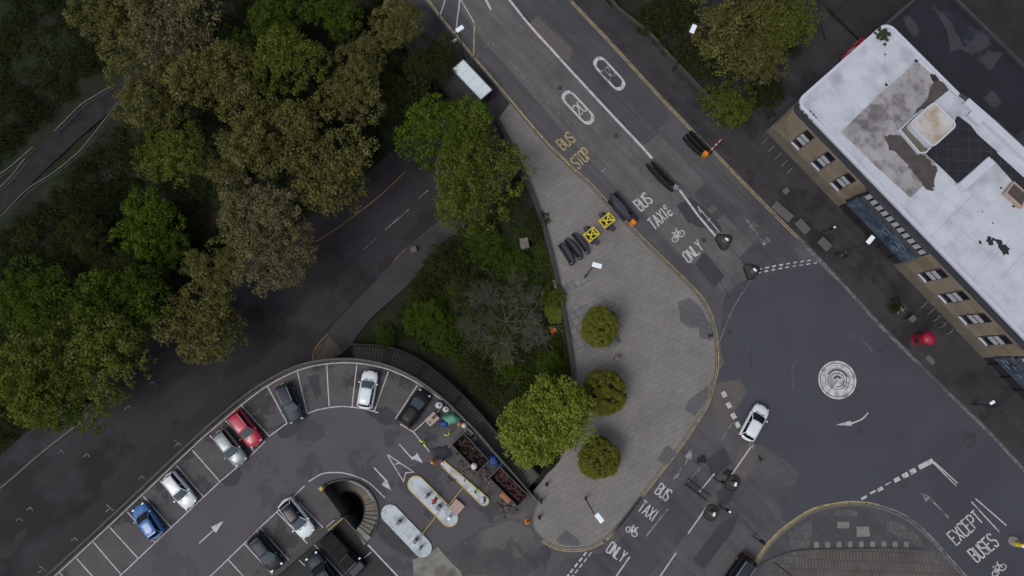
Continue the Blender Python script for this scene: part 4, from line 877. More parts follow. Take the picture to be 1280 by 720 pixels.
# ------------------------------------------------------------------ vehicles
def make_car(name, label, rear, front, L, Wd, Hh, paint, z0=0.0, kind='hatch', roof=None, glass='glass_car', group=None, cat='car', rear_mat=None):
    a, c = P(*rear, z0 + .7), P(*front, z0 + .7); ctr = (a + c) / 2; rz = math.atan2(c.y - a.y, c.x - a.x)
    t = thing(name, label, cat, (ctr.x, ctr.y, z0), rz, group); w = Wd / 2
    prof = {'hatch': (.24, -.455, .05, -.36), 'suv': (.22, -.465, .06, -.41), 'estate': (.21, -.47, .04, -.42), 'saloon': (.22, -.36, .05, -.22)}[kind]
    xb, xrb, xt, xrt = [q * L for q in prof]; zb = .95 if kind != 'suv' else 1.02
    secs = [(-.5, .70, .62, .42), (-.49, .84, .84, .30), (-.46, .93, .93 * zb, .24), (-.36, .985, zb, .22), (-.2, 1.0, zb, .22), (0, 1.0, zb, .22), (.18, 1.0, zb, .22), (.27, .99, zb * .98, .22), (.38, .965, zb * .92, .24), (.45, .90, zb * .84, .26), (.485, .80, zb * .74, .3), (.5, .62, .58, .38)]
    vs = []; k = 11
    for xf, wf, zt, zl in secs:
        ww = w * wf; zm = (zl + zt) / 2
        for y, z in ((-.80, zl), (-.97, zl + .06), (-1.0, zm), (-.985, zt - .12), (-.90, zt - .03), (-.45, zt + .015), (0, zt + .03), (.45, zt + .015), (.90, zt - .03), (.985, zt - .12), (1.0, zm), (.97, zl + .06), (.80, zl)): vs.append((xf * L + (-.03 * L * abs(y) ** 3 if xf > .44 else (.02 * L * abs(y) ** 3 if xf < -.47 else 0)), y * ww, z))
    n = 13; fs = []
    for i in range(len(secs) - 1):
        for j in range(n): jj = (j + 1) % n; fs.append((i * n + j, i * n + jj, (i + 1) * n + jj, (i + 1) * n + j))
    fs += [tuple(range(n)), tuple(reversed(range((len(secs) - 1) * n, len(secs) * n)))]
    b = MB(); b.add(vs, [tuple(reversed(f)) for f in fs]); b.build('body', M[paint], t, smooth=True)
    wb, wt = w * .86, w * .66; zr = Hh - .05
    base = [(xb - .12, wb), (xb + .05, wb * .6), (xb + .1, 0), (xb + .05, -wb * .6), (xb - .12, -wb), (xrb + .08, -wb * .95), (xrb, 0), (xrb + .08, wb * .95)]
    top = [(xt - .08, wt), (xt, wt * .6), (xt + .03, 0), (xt, -wt * .6), (xt - .08, -wt), (xrt + .06, -wt * .95), (xrt, 0), (xrt + .06, wt * .95)]
    zz = zb - .03
    def pane(nm, idx, g):
        b = MB()
        for i, j in idx: b.add([(*base[i], zz), (*base[j], zz), (*top[j], zr), (*top[i], zr)], [(0, 3, 2, 1)])
        b.build(nm, M[g], t)
    pane('windscreen', [(0, 1), (1, 2), (2, 3), (3, 4)], 'glass_pale' if glass == 'glass_pale' else 'glass_car'); pane('side_window', [(4, 5)], 'glass_car'); pane('rear_window', [(5, 6), (6, 7)], 'glass_car'); pane('side_window', [(7, 0)], 'glass_car')
    # roof panel
    rm = roof or paint; b = MB(); r0 = [(x * 1.0, y * 1.05) for x, y in top]; cxm = sum(x for x, _ in r0) / 8
    def sc_(r, f): return [(cxm + (x - cxm) * f, y * f) for x, y in r]
    rings = [(sc_(r0, 1.0), zr - .03), (sc_(r0, 1.0), zr + .0), (sc_(r0, .93), zr + .035), (sc_(r0, .5), Hh + .01)]
    vs = [(x, y, z) for r, z in rings for x, y in r]; fs = [tuple(range(24, 32))]
    for i in range(3):
        for j in range(8): jj = (j + 1) % 8; fs.append((i * 8 + j, i * 8 + jj, (i + 1) * 8 + jj, (i + 1) * 8 + j))
    b.add(vs, [tuple(reversed(f)) for f in fs]); b.build('roof', M[rm], t, smooth=True)
    b = MB()
    for i in (0, 4, 5, 7): b.tube([(*base[i], zz), (*top[i], zr)], .045, 6)
    for s in (1, -1): b.tube([(-.06 * L, wb * .985 * s, zz), (-.08 * L, wt * 1.0 * s, zr)], .03, 4); b.tube([(xb - .12, wb * s, zz), (xrb + .08, wb * .95 * s, zz)], .035, 5)
    b.build('pillars', M[paint], t)
    if kind in ('suv', 'estate'):
        b = MB()
        for s in (1, -1): b.tube([(xt - .25, wt * .93 * s, Hh + .0), (xrt + .2, wt * .9 * s, Hh + .0)], .025, 5)
        b.build('roof_rails', M['steel'], t)
    if kind == 'hatch':
        b = MB(); b.box((xrt - .02, 0, zr + .0), (.16, wt * 1.6, .04)); b.build('spoiler', M[rm], t)
    for s in (1, -1):
        for xw in (.31 * L, -.30 * L):
            b = MB(); b.tube([(xw, s * (w - .22), .32), (xw, s * (w - .0), .32)], .32, 16); wh = b.build('wheel', M['tyre'], t)
            b = MB(); b.tube([(xw, s * (w - .06), .32), (xw, s * (w + .012), .32)], .2, 12); b.build('rim', M['steel'], wh)
        b = MB(); b.box((xb - .28, s * (w + .08), zb + .06), (.14, .2, .14), s * -.25, bev=.03); b.build('mirror', M[paint], t)
        b = MB(); b.box((.455 * L, s * w * .66, zb * .76), (.22, w * .34, .13), s * -.45, bev=.03); b.build('headlight', M['headlight'], t)
        b = MB(); b.box((-.478 * L, s * w * .74, .80), (.12, w * .26, .2), s * .3, bev=.03); b.build('tail_light', M['taillight'], t)
    b = MB(); b.box((.488 * L, 0, .5), (.06, w * 1.0, .16)); b.build('grille', M['trim'], t)
    b = MB(); b.box((xb + .12, 0, zb - .005), (.10, wb * 1.3, .025)); b.build('wiper_cowl', M['trim'], t)
    b = MB(); b.box((-.503 * L, 0, .62), (.03, .5, .11)); b.build('number_plate', M['helmet_yellow'], t)
    if rear_mat: b = MB(); b.box((-.47 * L, 0, .78), (.14, w * 1.62, .24), bev=.04); b.build('rear_panel', M[rear_mat], t)
    return t
GB = 'cars parked in the marked bays of the deck'
make_car('driving_car', 'white hatchback driving up to the mini roundabout', (932, 549), (954.5, 507.5), 4.15, 1.8, 1.5, 'car_white', cat='car')
D = DZ
make_car('parked_car', 'black estate with silver roof rails in the bay under the dark lower road', (353, 480.5), (371.5, 527), 4.45, 1.85, 1.6, 'car_slate', D, 'estate', glass='glass_pale', group=GB)
make_car('parked_car', 'red car in the outer row of the curved car park deck', (290.5, 515), (322.5, 557), 4.4, 1.8, 1.5, 'car_red', D, 'estate', glass='glass_pale', group=GB)
make_car('parked_car', 'silver grey car next to the red one in the outer row', (272.5, 540), (302.5, 579), 4.35, 1.78, 1.48, 'car_silver', D, 'estate', glass='glass_pale', group=GB)
make_car('parked_car', 'white car in the outer row between two empty bays left of the silver one', (208, 593), (240.5, 633), 4.3, 1.75, 1.47, 'car_white', D, 'estate', glass='glass_pale', group=GB)
make_car('parked_car', 'bright blue hatchback in the outer row of bays', (197.5, 671), (171.5, 632.5), 4.0, 1.78, 1.5, 'car_blue', D, 'hatch', group=GB)
make_car('parked_car', 'white car with a black glass roof in the inner row above the dividing wall', (354, 626), (387.5, 669), 4.6, 1.85, 1.5, 'car_white', D, 'hatch', roof='glass_car', glass='glass_pale', group=GB)
make_car('parked_car', 'dark slate car in the inner row beside the dividing wall', (316.5, 669.5), (347, 710), 4.4, 1.82, 1.48, 'car_dark', D, 'hatch', roof='car_slate', glass='glass_pale', group=GB)
make_car('parked_car', 'white car parked nose-in against the round end of the parapet', (455.5, 510), (463.5, 464.5), 4.1, 1.78, 1.5, 'car_white', D, 'hatch', glass='glass_pale', group=GB)
make_car('parked_car', 'black hatchback with a wine red tail beside the building rubble', (503.5, 532), (532.5, 489), 4.3, 1.82, 1.5, 'car_black', D, 'hatch', glass='glass_pale', rear_mat='car_wine', group=GB)
make_car('parked_car', 'dark blue grey car on the lower level beside the pickup', (418, 737), (388, 693), 4.5, 1.82, 1.5, 'car_slate', -1.5, 'estate', group=GB)
make_car('kerbside_car', 'black car beside the double yellow kerb of the rounded island', (939, 696), (906, 744), 4.7, 1.9, 1.75, 'car_black', 0, 'suv', roof='car_slate', glass='glass_pale')
make_car('yard_car', 'red car half hidden behind the corner of the white roofed building', (1079, 57), (1062, 75), 3.9, 1.7, 1.45, 'car_red', .06)
# pickup on the lower level
a, c = P(407, 669, -.8), P(452, 716, -.8); ctr = (a + c) / 2; L = 5.3
t = thing('pickup_truck', 'black pickup with a covered load bed parked on the lower level', 'pickup', (ctr.x, ctr.y, -1.5), math.atan2(c.y - a.y, c.x - a.x))
b = MB(); b.box((0, 0, .62), (L, 1.88, .75), bev=.12); b.box((-.15, 0, .98), (L * .9, 1.8, .14), bev=.06); b.build('body', M['soft_black'], t)
b = MB(); b.box((-1.75, 0, 1.12), (1.65, 1.62, .1), bev=.03); b.box((-.35, 0, 1.2), (1.05, 1.62, .12), bev=.03); b.build('bed_cover', M['soft_black'], t)
b = MB(); b.box((.95, 0, 1.3), (1.75, 1.62, .6), taper=.18); b.build('cab_glass', M['glass_car'], t)
b = MB(); b.box((.9, 0, 1.63), (1.2, 1.28, .07), bev=.03); b.build('roof', M['soft_black'], t)
b = MB(); b.box((2.05, 0, 1.03), (.9, 1.6, .1), bev=.04); b.build('bonnet', M['car_slate'], t)
for s in (1, -1):
    b = MB(); b.box((1.55, s * 1.03, 1.1), (.16, .24, .16)); b.build('mirror', M['steel'] if s > 0 else M['trim'], t)
    b = MB(); b.box((2.55, s * .7, .78), (.14, .4, .16), bev=.02); b.build('headlight', M['headlight'], t)
    for xw in (1.7, -1.6): b = MB(); b.tube([(xw, s * .68, .36), (xw, s * .95, .36)], .36, 16); b.build('wheel', M['tyre'], t)

# ------------------------------------------------------------------ street lamps
def lamp(base, head, h, label, yaw=None, size=(.95, .48)):
    p, q = P(*base, .12), P(*head, h); t = thing('street_lamp', label, 'street lamp', p, 0, 'street lamps on tall posts'); d = Vector((q.x - p.x, q.y - p.y, 0)); e = d.normalized() if d.length > .2 else Vector((1, 0, 0))
    b = MB(); b.tube([(0, 0, 0), (0, 0, 1.2), (0, 0, 1.25), (0, 0, h - .1)], [.11, .11, .07, .05], 8); b.tube([(0, 0, h - .15), (d.x * .5, d.y * .5, h - .02), (d.x, d.y, h)], .035, 6); b.build('post', M['trim'], t)
    b = MB(); b.box((0, 0, h + .06), (size[0], size[1], .12), yaw if yaw is not None else math.atan2(e.y, e.x), bev=.05); b.build('lamp_head', M['lamp_white'], t, loc=(d.x, d.y, 0)); return t
lamp((731, 346), (746, 332), 8.6, 'street lamp with a white head beside the stacked black barriers on the plaza', math.radians(-15))
lamp((731.5, 622.5), (749, 647), 8.6, 'street lamp with a white head over the lower tip of the plaza', math.radians(-52))
lamp((1045, 318), (1087, 300), 8.2, 'street lamp with a white head near the blue painted shop boarding', math.radians(48), (.95, .45))
lamp((841, 88), (866, 37), 8.4, 'street lamp whose white head shows against the dark trees', math.radians(65), (.95, .5))
lamp((580, 75), (575, 37), 8.0, 'street lamp whose white head overlaps the white zigzag lines', math.radians(35), (.85, .45))
lamp((1216, 505), (1239, 503), 4.2, 'short street lamp with a small pale head by the kerb near the oil stain', math.radians(30), (.55, .3))

# ------------------------------------------------------------------ bus shelter
a, c, e, f = P(564.5, 86, 2.5), P(580, 75, 2.5), P(616, 113, 2.5), P(600, 126, 2.5); ctr = (a + c + e + f) / 4
rz = math.atan2(e.y - c.y, e.x - c.x); Ls = (e - c).length; Ws = (c - a).length
t = thing('bus_shelter', 'bus shelter with a white flat roof partly under the bright green tree', 'bus shelter', (ctr.x, ctr.y, .12), rz)
b = MB(); b.box((0, 0, 2.4), (Ls, Ws, .12), bev=.04); b.build('roof', M['shelter_white'], t)
for k in range(1, 4): b = MB(); b.box((-Ls / 2 + Ls * k / 4, 0, 2.47), (.05, Ws - .1, .03)); b.build('roof_seam', M['parapet'], t)
b = MB(); b.wall([(x, y, 0) for x, y in rrect(-Ls / 2, -Ws / 2, Ls / 2, Ws / 2, .1, 2)], .08, 2.36, 2.52, closed=True); b.build('roof_rim', M['steel_dull'], t)
b = MB(); b.box((0, -Ws / 2 + .15, 1.3), (Ls - .3, .03, 1.9)); b.build('back_pane', M['glass_pale'], t)
for x in (-Ls / 2 + .15, 0, Ls / 2 - .15): b = MB(); b.box((x, -Ws / 2 + .15, 1.2), (.09, .09, 2.4)); b.build('post', M['steel_dull'], t)
b = MB(); b.box((0, -.1, .5), (Ls * .6, .3, .06)); b.build('bench', M['steel_dull'], t)
b = MB(); b.box((Ls / 2 - .1, 0, 1.2), (.12, Ws * .8, 1.7)); b.build('end_panel', M['trim'], t)
q = P(552, 47, .12); b = MB(); b.box((q.x, q.y, .13), (.8, .7, .03), .3); b.build('cover_plate', M['kerb'], upper_pav)
q = P(565.5, 57.5, 2.6); t = thing('bus_stop_flag', 'small white bus stop sign on a thin post above the shelter', 'sign', P(569, 64, .12)); b = MB(); b.tube([(0, 0, 0), (0, 0, 2.7)], .04, 6); b.build('post', M['steel'], t)
b = MB(); b.box((.18, .05, 2.5), (.42, .06, .5), .5); b.box((-.15, -.1, 2.6), (.2, .05, .2), -.3); b.build('sign_plate', M['white'], t)

# ------------------------------------------------------------------ black road barriers
def hull(b, L, W_, Hh, ox=0, oy=0, curve=0., rz=0., oz=0):
    vs = []; n = 14; ring_ = [(-1, 0), (-1, .25), (-.75, .8), (-.4, 1), (.4, 1), (.75, .8), (1, .25), (1, 0)]
    for i in range(n + 1):
        u = -1 + 2 * i / n; k = (1 - abs(u) ** 2.6) * .88 + .12; cvy = curve * (u * u - .5)
        for y, z in ring_: 
            X = u * L / 2; Y = y * W_ / 2 * k + cvy
            vs.append((ox + X * math.cos(rz) - Y * math.sin(rz), oy + X * math.sin(rz) + Y * math.cos(rz), oz + z * Hh * (.75 + .25 * k)))
    m = 8; fs = [tuple(range(m)), tuple(reversed(range(n * m, n * m + m)))]
    for i in range(n):
        for j in range(m): jj = (j + 1) % m; fs.append((i * m + j, (i + 1) * m + j, (i + 1) * m + jj, i * m + jj))
    b.add(vs, fs)
def barrier_axis(p1, p2, z=.5): a, c = P(*p1, z), P(*p2, z); return (a + c) / 2, math.atan2(c.y - a.y, c.x - a.x), (c - a).length
GR = 'black road closure barriers'
c, rz, L = barrier_axis((764, 244), (788, 274)); t = thing('road_barrier', 'black slab barrier with an orange lamp box on the plaza kerb', 'barrier', (c.x, c.y, .0), rz, GR)
L *= 1.08; b = MB(); hull(b, L, 1.15, .95); b.build('slab', M['barrier_blue'], t); b = MB(); b.box((0, .60, .3), (L * .92, .16, .6)); b.box((0, -.60, .2), (L * .8, .12, .4)); b.box((L / 2 - .1, .25, .35), (.8, .9, .7), bev=.08); b.build('base_frame', M['black'], t)
b = MB(); b.box((L / 2 + .35, -.0, .55), (.62, .5, .9), .1, bev=.06); b.lathe([(.2, 0), (.2, .12), (.05, .2)], (L / 2 + .3, 0, 1.0), 10); b.build('lamp_box', M['orange'], t)
c, rz, L = barrier_axis((811, 203), (843, 236)); t = thing('road_barrier', 'pair of long black barrier beams standing on the centre line of the street', 'barrier', (c.x, c.y, 0), rz, GR)
for s in (-1, 1):
    b = MB(); hull(b, L - .2 * s, .38, .85, 0, s * .33); b.build('beam', M['black'], t)
b = MB(); 
for x in (-L * .3, 0, L * .3): b.box((x, 0, .3), (.2, .7, .12))
b.build('cross_tie', M['black'], t); b = MB(); b.box((L / 2 + .0, .1, .9), (.5, .5, .1), .6); b.tube([(L / 2, .1, 0), (L / 2, .1, .9)], .06, 6); b.tube([(L / 2 - .3, .35, .93), (L / 2 + .3, -.1, .98)], .05, 6); b.tube([(L / 2 - .1, -.1, .93), (L / 2 + .15, .4, .98)], .04, 6); b.build('hinge_post', M['steel'], t)
c, rz, L = barrier_axis((858, 167), (881, 190)); t = thing('road_barrier', 'black double barrier with an orange lamp box by the trees on the right kerb', 'barrier', (c.x, c.y, 0), rz, GR)
for s in (-1, 0, 1): b = MB(); hull(b, L + .6 * (s > 0), .34, .8 + .1 * s, .35 * (s > 0), s * .52); b.build('beam', M['black'], t)
b = MB(); b.box((L / 2 + .2, -.15, .5), (.6, .45, .9), .2, bev=.06); b.lathe([(.18, 0), (.18, .12), (.05, .2)], (L / 2 + .2, -.15, .95), 10); b.build('lamp_box', M['orange'], t)
a, c = P(887, 189, 1.0), P(903, 173, 1.1); t = thing('barrier_pole', 'short red and white striped pole beside the orange lamp box', 'pole', P(888, 190, .12)); o = Vector(t.location)
for k in range(7):
    p, q = a + (c - a) * k / 7 - o, a + (c - a) * (k + 1) / 7 - o; b = MB(); b.tube([p, q], .06, 8); b.build('stripe', M['red_white' if k % 2 else 'red'], t)
b = MB(); b.tube([(0, 0, 0), tuple(a - o)], .06, 6); b.build('stand', M['black'], t)
for i, (p1, p2, lb) in enumerate((((702, 305), (717, 329), 'flat black barrier shell leaning lowest left in the stack of three on the plaza'), ((709, 299), (727, 322), 'curved black barrier shell in the middle of the stack of three on the plaza'), ((718, 292), (736, 315), 'narrow black barrier shell nearest the yellow frames on the plaza'))):
    c, rz, L = barrier_axis(p1, p2); L *= 1.12; b = MB(); hull(b, L, .95 - .15 * i, .8, curve=-.14); o = b.build('shell', M['barrier_blue'], None); t = thing('barrier_shell', lb, 'barrier', (c.x, c.y, .12), rz, 'black barrier shells stacked on the plaza'); o.parent = t
    b = MB(); hull(b, L * .96, .16, .9, 0, -.36 + .06 * i, -.14); b.build('edge_rib', M['black'], t)
    b = MB(); b.box((L * .42, -.3, .8), (.14, .12, .12)); b.build('latch', M['steel'], t)
def yframe(c_px, lb):
    c = P(*c_px, .8); t = thing('barrier_trolley', lb, 'barrier trolley', (c.x, c.y, .12), math.radians(40), 'yellow barrier trolleys on the plaza')
    b = MB(); X, Y = .72, .52
    for p, q in (((-X, -Y), (X, -Y)), ((X, -Y), (X, Y)), ((X, Y), (-X, Y)), ((-X, Y), (-X, -Y)), ((-X, -Y), (X, Y)), ((-X, Y), (X, -Y)), ((-X * .3, -Y), (-X * .3, Y)), ((X * .55, -Y), (X * .55, Y))): b.tube([(*p, .95), (*q, .95 + (.02 if abs(p[0] - q[0]) > .1 and abs(p[1] - q[1]) > .1 else 0))], .055, 6)
    for x in (-X, X):
        for y in (-Y, Y): b.tube([(x, y, .15), (x, y, .95)], .05, 6)
    b.build('yellow_frame', M['yellow_steel'], t)
    b = MB(); b.box((-.05, -.95, .35), (.35, .75, .5), .1, bev=.08); b.box((.05, .9, .3), (.35, .6, .45), -.2, bev=.08); b.box((0, 0, .2), (.9, .7, .14)); b.build('foot_block', M['barrier_blue'], t)
    b = MB(); 
    for x, y in ((-.45, -.75), (.45, .8)): b.tube([(x - .05, y, .16), (x + .05, y, .16)], .16, 10)
    b.build('wheel', M['tyre'], t); b = MB(); b.tube([(.05, .9, .55), (.1, 1.15, .8)], .04); b.build('tow_handle', M['steel'], t); return t
yframe((758.5, 276), 'yellow cross-braced barrier trolley nearer the street kerb'); yframe((739, 293.5), 'yellow cross-braced barrier trolley beside the stacked black shells')

# ------------------------------------------------------------------ traffic islands with bollards
def tri_island(c_px, r, rot, label, bol=True):
    c = P(*c_px, .1); t = thing('traffic_island', label, 'traffic island', (c.x, c.y, 0), rot, 'small kerbed traffic islands')
    o = []
    for k in range(3):
        a = 2 * PI * k / 3
        for j in range(6): tt = a + (j - 2.5) * .28; o.append((.52 * r * math.cos(a) + .5 * r * math.cos(tt), .52 * r * math.sin(a) + .5 * r * math.sin(tt)))
    b = MB(); b.prism(o, 0, .12); b.build('paving', M['kerb_dark'], t); b = MB(); b.wall([(x, y, 0) for x, y in o], .16, 0, .16, closed=True); b.build('kerb', M['black'], t)
    b = MB(); b.lathe([(.28, 0), (.30, .3), (.24, .9), (.18, 1.0)], (0, 0, .12), 14, sx=.7); b.build('bollard', M['steel_dull'], t)
    b = MB(); b.box((.05, 0, 1.14), (.2, .42, .1), .4, bev=.03); b.build('bollard_top', M['white'], t); return t
tri_island((904.5, 301.5), .95, .5, 'small triangular kerbed island with a bollard at the tip of the centre line')
tri_island((939, 339), .92, .3, 'small triangular kerbed island with a bollard where the double dashes begin')
def refuge(c_px, lb):
    c = P(*c_px, .1); t = thing('traffic_island', lb, 'traffic island', (c.x, c.y, 0), math.radians(52), 'small kerbed traffic islands')
    b = MB(); b.prism(rrect(-.8, -.65, .8, .65, .55), 0, .12); b.build('paving', M['kerb_dark'], t); b = MB(); b.wall([(x, y, 0) for x, y in rrect(-.8, -.65, .8, .65, .55)], .14, 0, .15, closed=True); b.build('kerb', M['black'], t)
    b = MB(); b.lathe([(.32, 0), (.34, .4), (.26, 1.0), (.1, 1.1)], (0, 0, .12), 14, sx=.75); b.build('bollard', M['steel_dull'], t)
    b = MB(); b.box((.05, .05, 1.2), (.42, .2, .14), .3, bev=.03); b.build('bollard_top', M['white'], t)
refuge((915.5, 604), 'rounded kerbed refuge with a bollard, upper one of the pair in the street'); refuge((889, 641), 'rounded kerbed refuge with a bollard, lower one of the pair in the street')
q = P(1268, 677, .1); t = thing('traffic_island', 'pale oval island with a yellow and white keep-left bollard near BUSES', 'traffic island', (q.x, q.y, 0), -.5)
b = MB(); b.lathe([(.85, 0), (.85, .12), (.7, .15)], (0, 0, 0), 20, sx=.8, sy=.6); b.build('kerb', M['concrete'], t)
b = MB(); b.lathe([(.22, 0), (.25, .3), (.2, 1.0)], (.2, -.1, .13), 12); b.build('bollard', M['yellow_steel'], t); b = MB(); b.box((.25, -.12, 1.2), (.3, .3, .16), bev=.04); b.build('bollard_top', M['white'], t)
# small signal posts
def signal(base, h, lb, lit='white'):
    t = thing('traffic_signal', lb, 'traffic light', P(*base, 0)); b = MB(); b.tube([(0, 0, 0), (0, 0, h)], .06, 8); b.build('post', M['black'], t); b = MB(); b.box((.12, 0, h - .45), (.28, .34, .95), .3, bev=.03); b.build('signal_box', M['black'], t)
    b = MB(); b.box((.12, 0, h + .03), (.2, .2, .06), .5); b.build('cap', M[lit], t); return t
signal((893, 598), 3.3, 'black traffic signal between the street lines above the refuges', 'black')
signal((899, 632), 3.2, 'traffic signal with a white cap right of the lower refuge'); signal((1026, 291), 3.0, 'signal post with a white T-shaped top near the grey planters')
signal((941, 670), 3.0, 'black traffic signal beside the kerb ahead of the black car', 'black')
b = MB()
for k, (a_, b_) in enumerate((((858, 607), (872, 617)), ((872, 617), (886, 628)), ((862, 600), (888, 620)))):
    p, q = P(*a_, 1.0), P(*b_, 1.0); o_ = Vector((0, 0, 1.0))
    for z in (.15, 1.0): b.tube([(p.x, p.y, z), (q.x, q.y, z)], .04, 5)
    for s in np.linspace(0, 1, 9): r = p + (q - p) * s; b.tube([(r.x, r.y, 0), (r.x, r.y, 1.0)], .025, 4)
tag(b.build('guard_rail', M['black']), 'black pedestrian guard railing panels lying across the lane by the refuges', 'railing')

# ------------------------------------------------------------------ street furniture on the right pavement
GB2 = 'grey stone seats beside the right kerb'
for a_, b_, w_, lb in (((967, 255), (989, 274), 1.0, 'longest grey stone seat at the corner of the right pavement'), ((997, 276), (1010, 290), .95, 'middle grey stone seat beside the right kerb'), ((1025, 299), (1037, 311), .95, 'shortest grey stone seat between the planters and the street lamp')):
    c, rz, L = barrier_axis(a_, b_, .5); t = thing('stone_bench', lb, 'bench', (c.x, c.y, .12), rz, GB2); b = MB(); b.box((0, 0, .42), (L, w_, .14), bev=.04); b.build('seat_top', M['seat_stone'], t); b = MB(); b.box((0, 0, .18), (L * .9, w_ * .75, .35)); b.build('base', M['concrete_dark'], t)
for c_px, s_, lb in (((982, 239), .62, 'small pale cabinet standing above the longest grey seat'), ((1140, 398.5), .62, 'small pale cabinet standing beside the red domed kiosk')):
    q = P(*c_px, 1.2); t = thing('utility_cabinet', lb, 'cabinet', (q.x, q.y, .12), math.radians(40), 'small pale pavement cabinets'); b = MB(); b.box((0, 0, .6), (s_, s_ * .9, 1.2), bev=.03); b.build('case', M['kerb_dark'], t); b = MB(); b.box((0, 0, 1.23), (s_ + .06, s_ * .9 + .06, .06), bev=.02); b.build('lid', M['concrete'], t)
q = P(1163, 450, .12); b = MB(); b.box((q.x, q.y, .13), (1.0, .55, .02), math.radians(-48)); b.build('cover_plate', M['kerb'], rpav)
# cycle stands
for i, (a_, b_) in enumerate((((954, 178), (960, 173)), ((962, 188), (968, 182)), ((970, 198), (976.5, 191)), ((978, 206.5), (984.5, 200)), ((985.5, 215), (991.5, 209)), ((1152, 384), (1159, 377)), ((1161, 392), (1168, 385)), ((1169.5, 400), (1175.5, 394)), ((1177, 409), (1184, 402)), ((1186, 417), (1191.5, 411)))):
    p, q = P(*a_, .75), P(*b_, .75); m_ = (p + q) / 2; L = (q - p).length; g_ = 'steel cycle stands in a row by the ' + ('north' if i < 5 else 'south') + ' end of the facade'
    t = thing('cycle_stand', ('steel hoop cycle stand in the row by the sandstone corner of the building' if i < 5 else 'steel hoop cycle stand in the row beside the red domed kiosk'), 'cycle stand', (m_.x, m_.y, .12), math.atan2(q.y - p.y, q.x - p.x), 'hoop cycle stands by the sandstone corner' if i < 5 else 'hoop cycle stands by the red kiosk')
    b = MB(); b.tube([(-L / 2, 0, 0), (-L / 2, 0, .6), (-L / 2 + .12, 0, .75), (L / 2 - .12, 0, .75), (L / 2, 0, .6), (L / 2, 0, 0)], .04, 6); b.build('hoop', M['steel'], t)
# red domed kiosk
q = P(1146, 424, .12); t = thing('red_kiosk', 'glossy red round kiosk with a domed top on the right pavement', 'kiosk', (q.x, q.y, .12))
b = MB(); b.lathe([(.62, 0), (.64, .1), (.6, .2), (.6, 2.1), (.66, 2.15)], (0, 0, 0), 24); b.build('drum', M['red_gloss'], t)
b = MB(); b.lathe([(.72, 2.12), (.74, 2.2), (.62, 2.42), (.38, 2.6), (.12, 2.68), (.1, 2.74)], (0, 0, 0), 24); b.build('dome', M['red_gloss'], t)
b = MB(); b.box((-.55, -.2, .95), (.16, .5, .7)); b.build('slot_panel', M['trim'], t)
# bicycle
def bicycle(c_px, rz, lb):
    q = P(*c_px, .6); t = thing('bicycle', lb, 'bicycle', (q.x, q.y, .12), rz)
    for x in (-.52, .52):
        b = MB(); b.tube([(x + .33 * math.cos(a), 0, .34 + .33 * math.sin(a)) for a in np.linspace(0, 2 * PI, 17)], .025, 5, cap=False); w_ = b.build('wheel', M['steel'], t)
        b = MB(); [b.tube([(x, 0, .34), (x + .32 * math.cos(a), 0, .34 + .32 * math.sin(a))], .006, 3) for a in np.linspace(0, 2 * PI, 9)[:-1]]; b.build('spokes', M['steel'], w_)
    b = MB()
    for p, r in (((-.52, .34), (-.15, .3)), ((-.15, .3), (-.3, .85)), ((-.52, .34), (-.27, .75)), ((-.15, .3), (.36, .78)), ((-.27, .78), (.36, .82)), ((.52, .34), (.34, .95))): b.tube([(p[0], 0, p[1]), (r[0], 0, r[1])], .028, 6)
    b.build('frame', M['steel'], t); b = MB(); b.box((-.3, 0, .9), (.26, .15, .06), bev=.02); b.build('saddle', M['trim'], t); b = MB(); b.tube([(.3, -.3, 1.0), (.36, 0, .97), (.3, .3, 1.0)], .02, 5); b.build('handlebar', M['steel'], t)
    for o_ in [x for x in bpy.data.objects if x.parent == t]: pass
    t.rotation_euler = (math.radians(24), 0, rz); return t
bicycle((1121, 384), math.radians(-62), 'pale bicycle leaning beside a small dark sapling'); bicycle((1127, 382), math.radians(-55), 'second bicycle leaning behind the pale one by the sapling')
# utility box in the garden, posts on the plaza
q = PT(655, 308); q.z = H(q.x, q.y); t = thing('garden_cabinet', 'pale grey cabinet standing in the garden beside the plaza wall', 'cabinet', q, math.radians(10)); b = MB(); b.box((0, 0, 1.0), (.85, 1.05, 2.0), bev=.03); b.build('case', M['steel_dull'], t); b = MB(); b.box((0, 0, 2.04), (.95, 1.15, .08)); b.build('lid', M['concrete'], t)
for c_px, lb in (((767, 428), 'low stone block post beside the upper clipped tree'), ((518, 313), 'stone gate pier beside the lower road pavement')):
    z0 = .12 if c_px[0] > 600 else LOW + .12; q = P(*c_px, z0); t = thing('stone_post', lb, 'post', (q.x, q.y, z0), .4); b = MB(); b.box((0, 0, .35), (.62, .55, .7), bev=.03); b.build('block', M['concrete'], t); b = MB(); b.box((0, 0, .73), (.7, .62, .07), bev=.02); b.build('cap', M['kerb'], t)
q = P(770, 448, .12); t = thing('litter_bin', 'dark litter bin with a pale lid near the two upper clipped trees', 'bin', (q.x, q.y, .12)); b = MB(); b.lathe([(.26, 0), (.28, .9), (.24, .95)], (0, 0, 0), 16); b.build('drum', M['trim'], t); b = MB(); b.lathe([(.3, .95), (.28, 1.02), (.1, 1.06)], (0, 0, 0), 16); b.build('lid', M['concrete'], t)
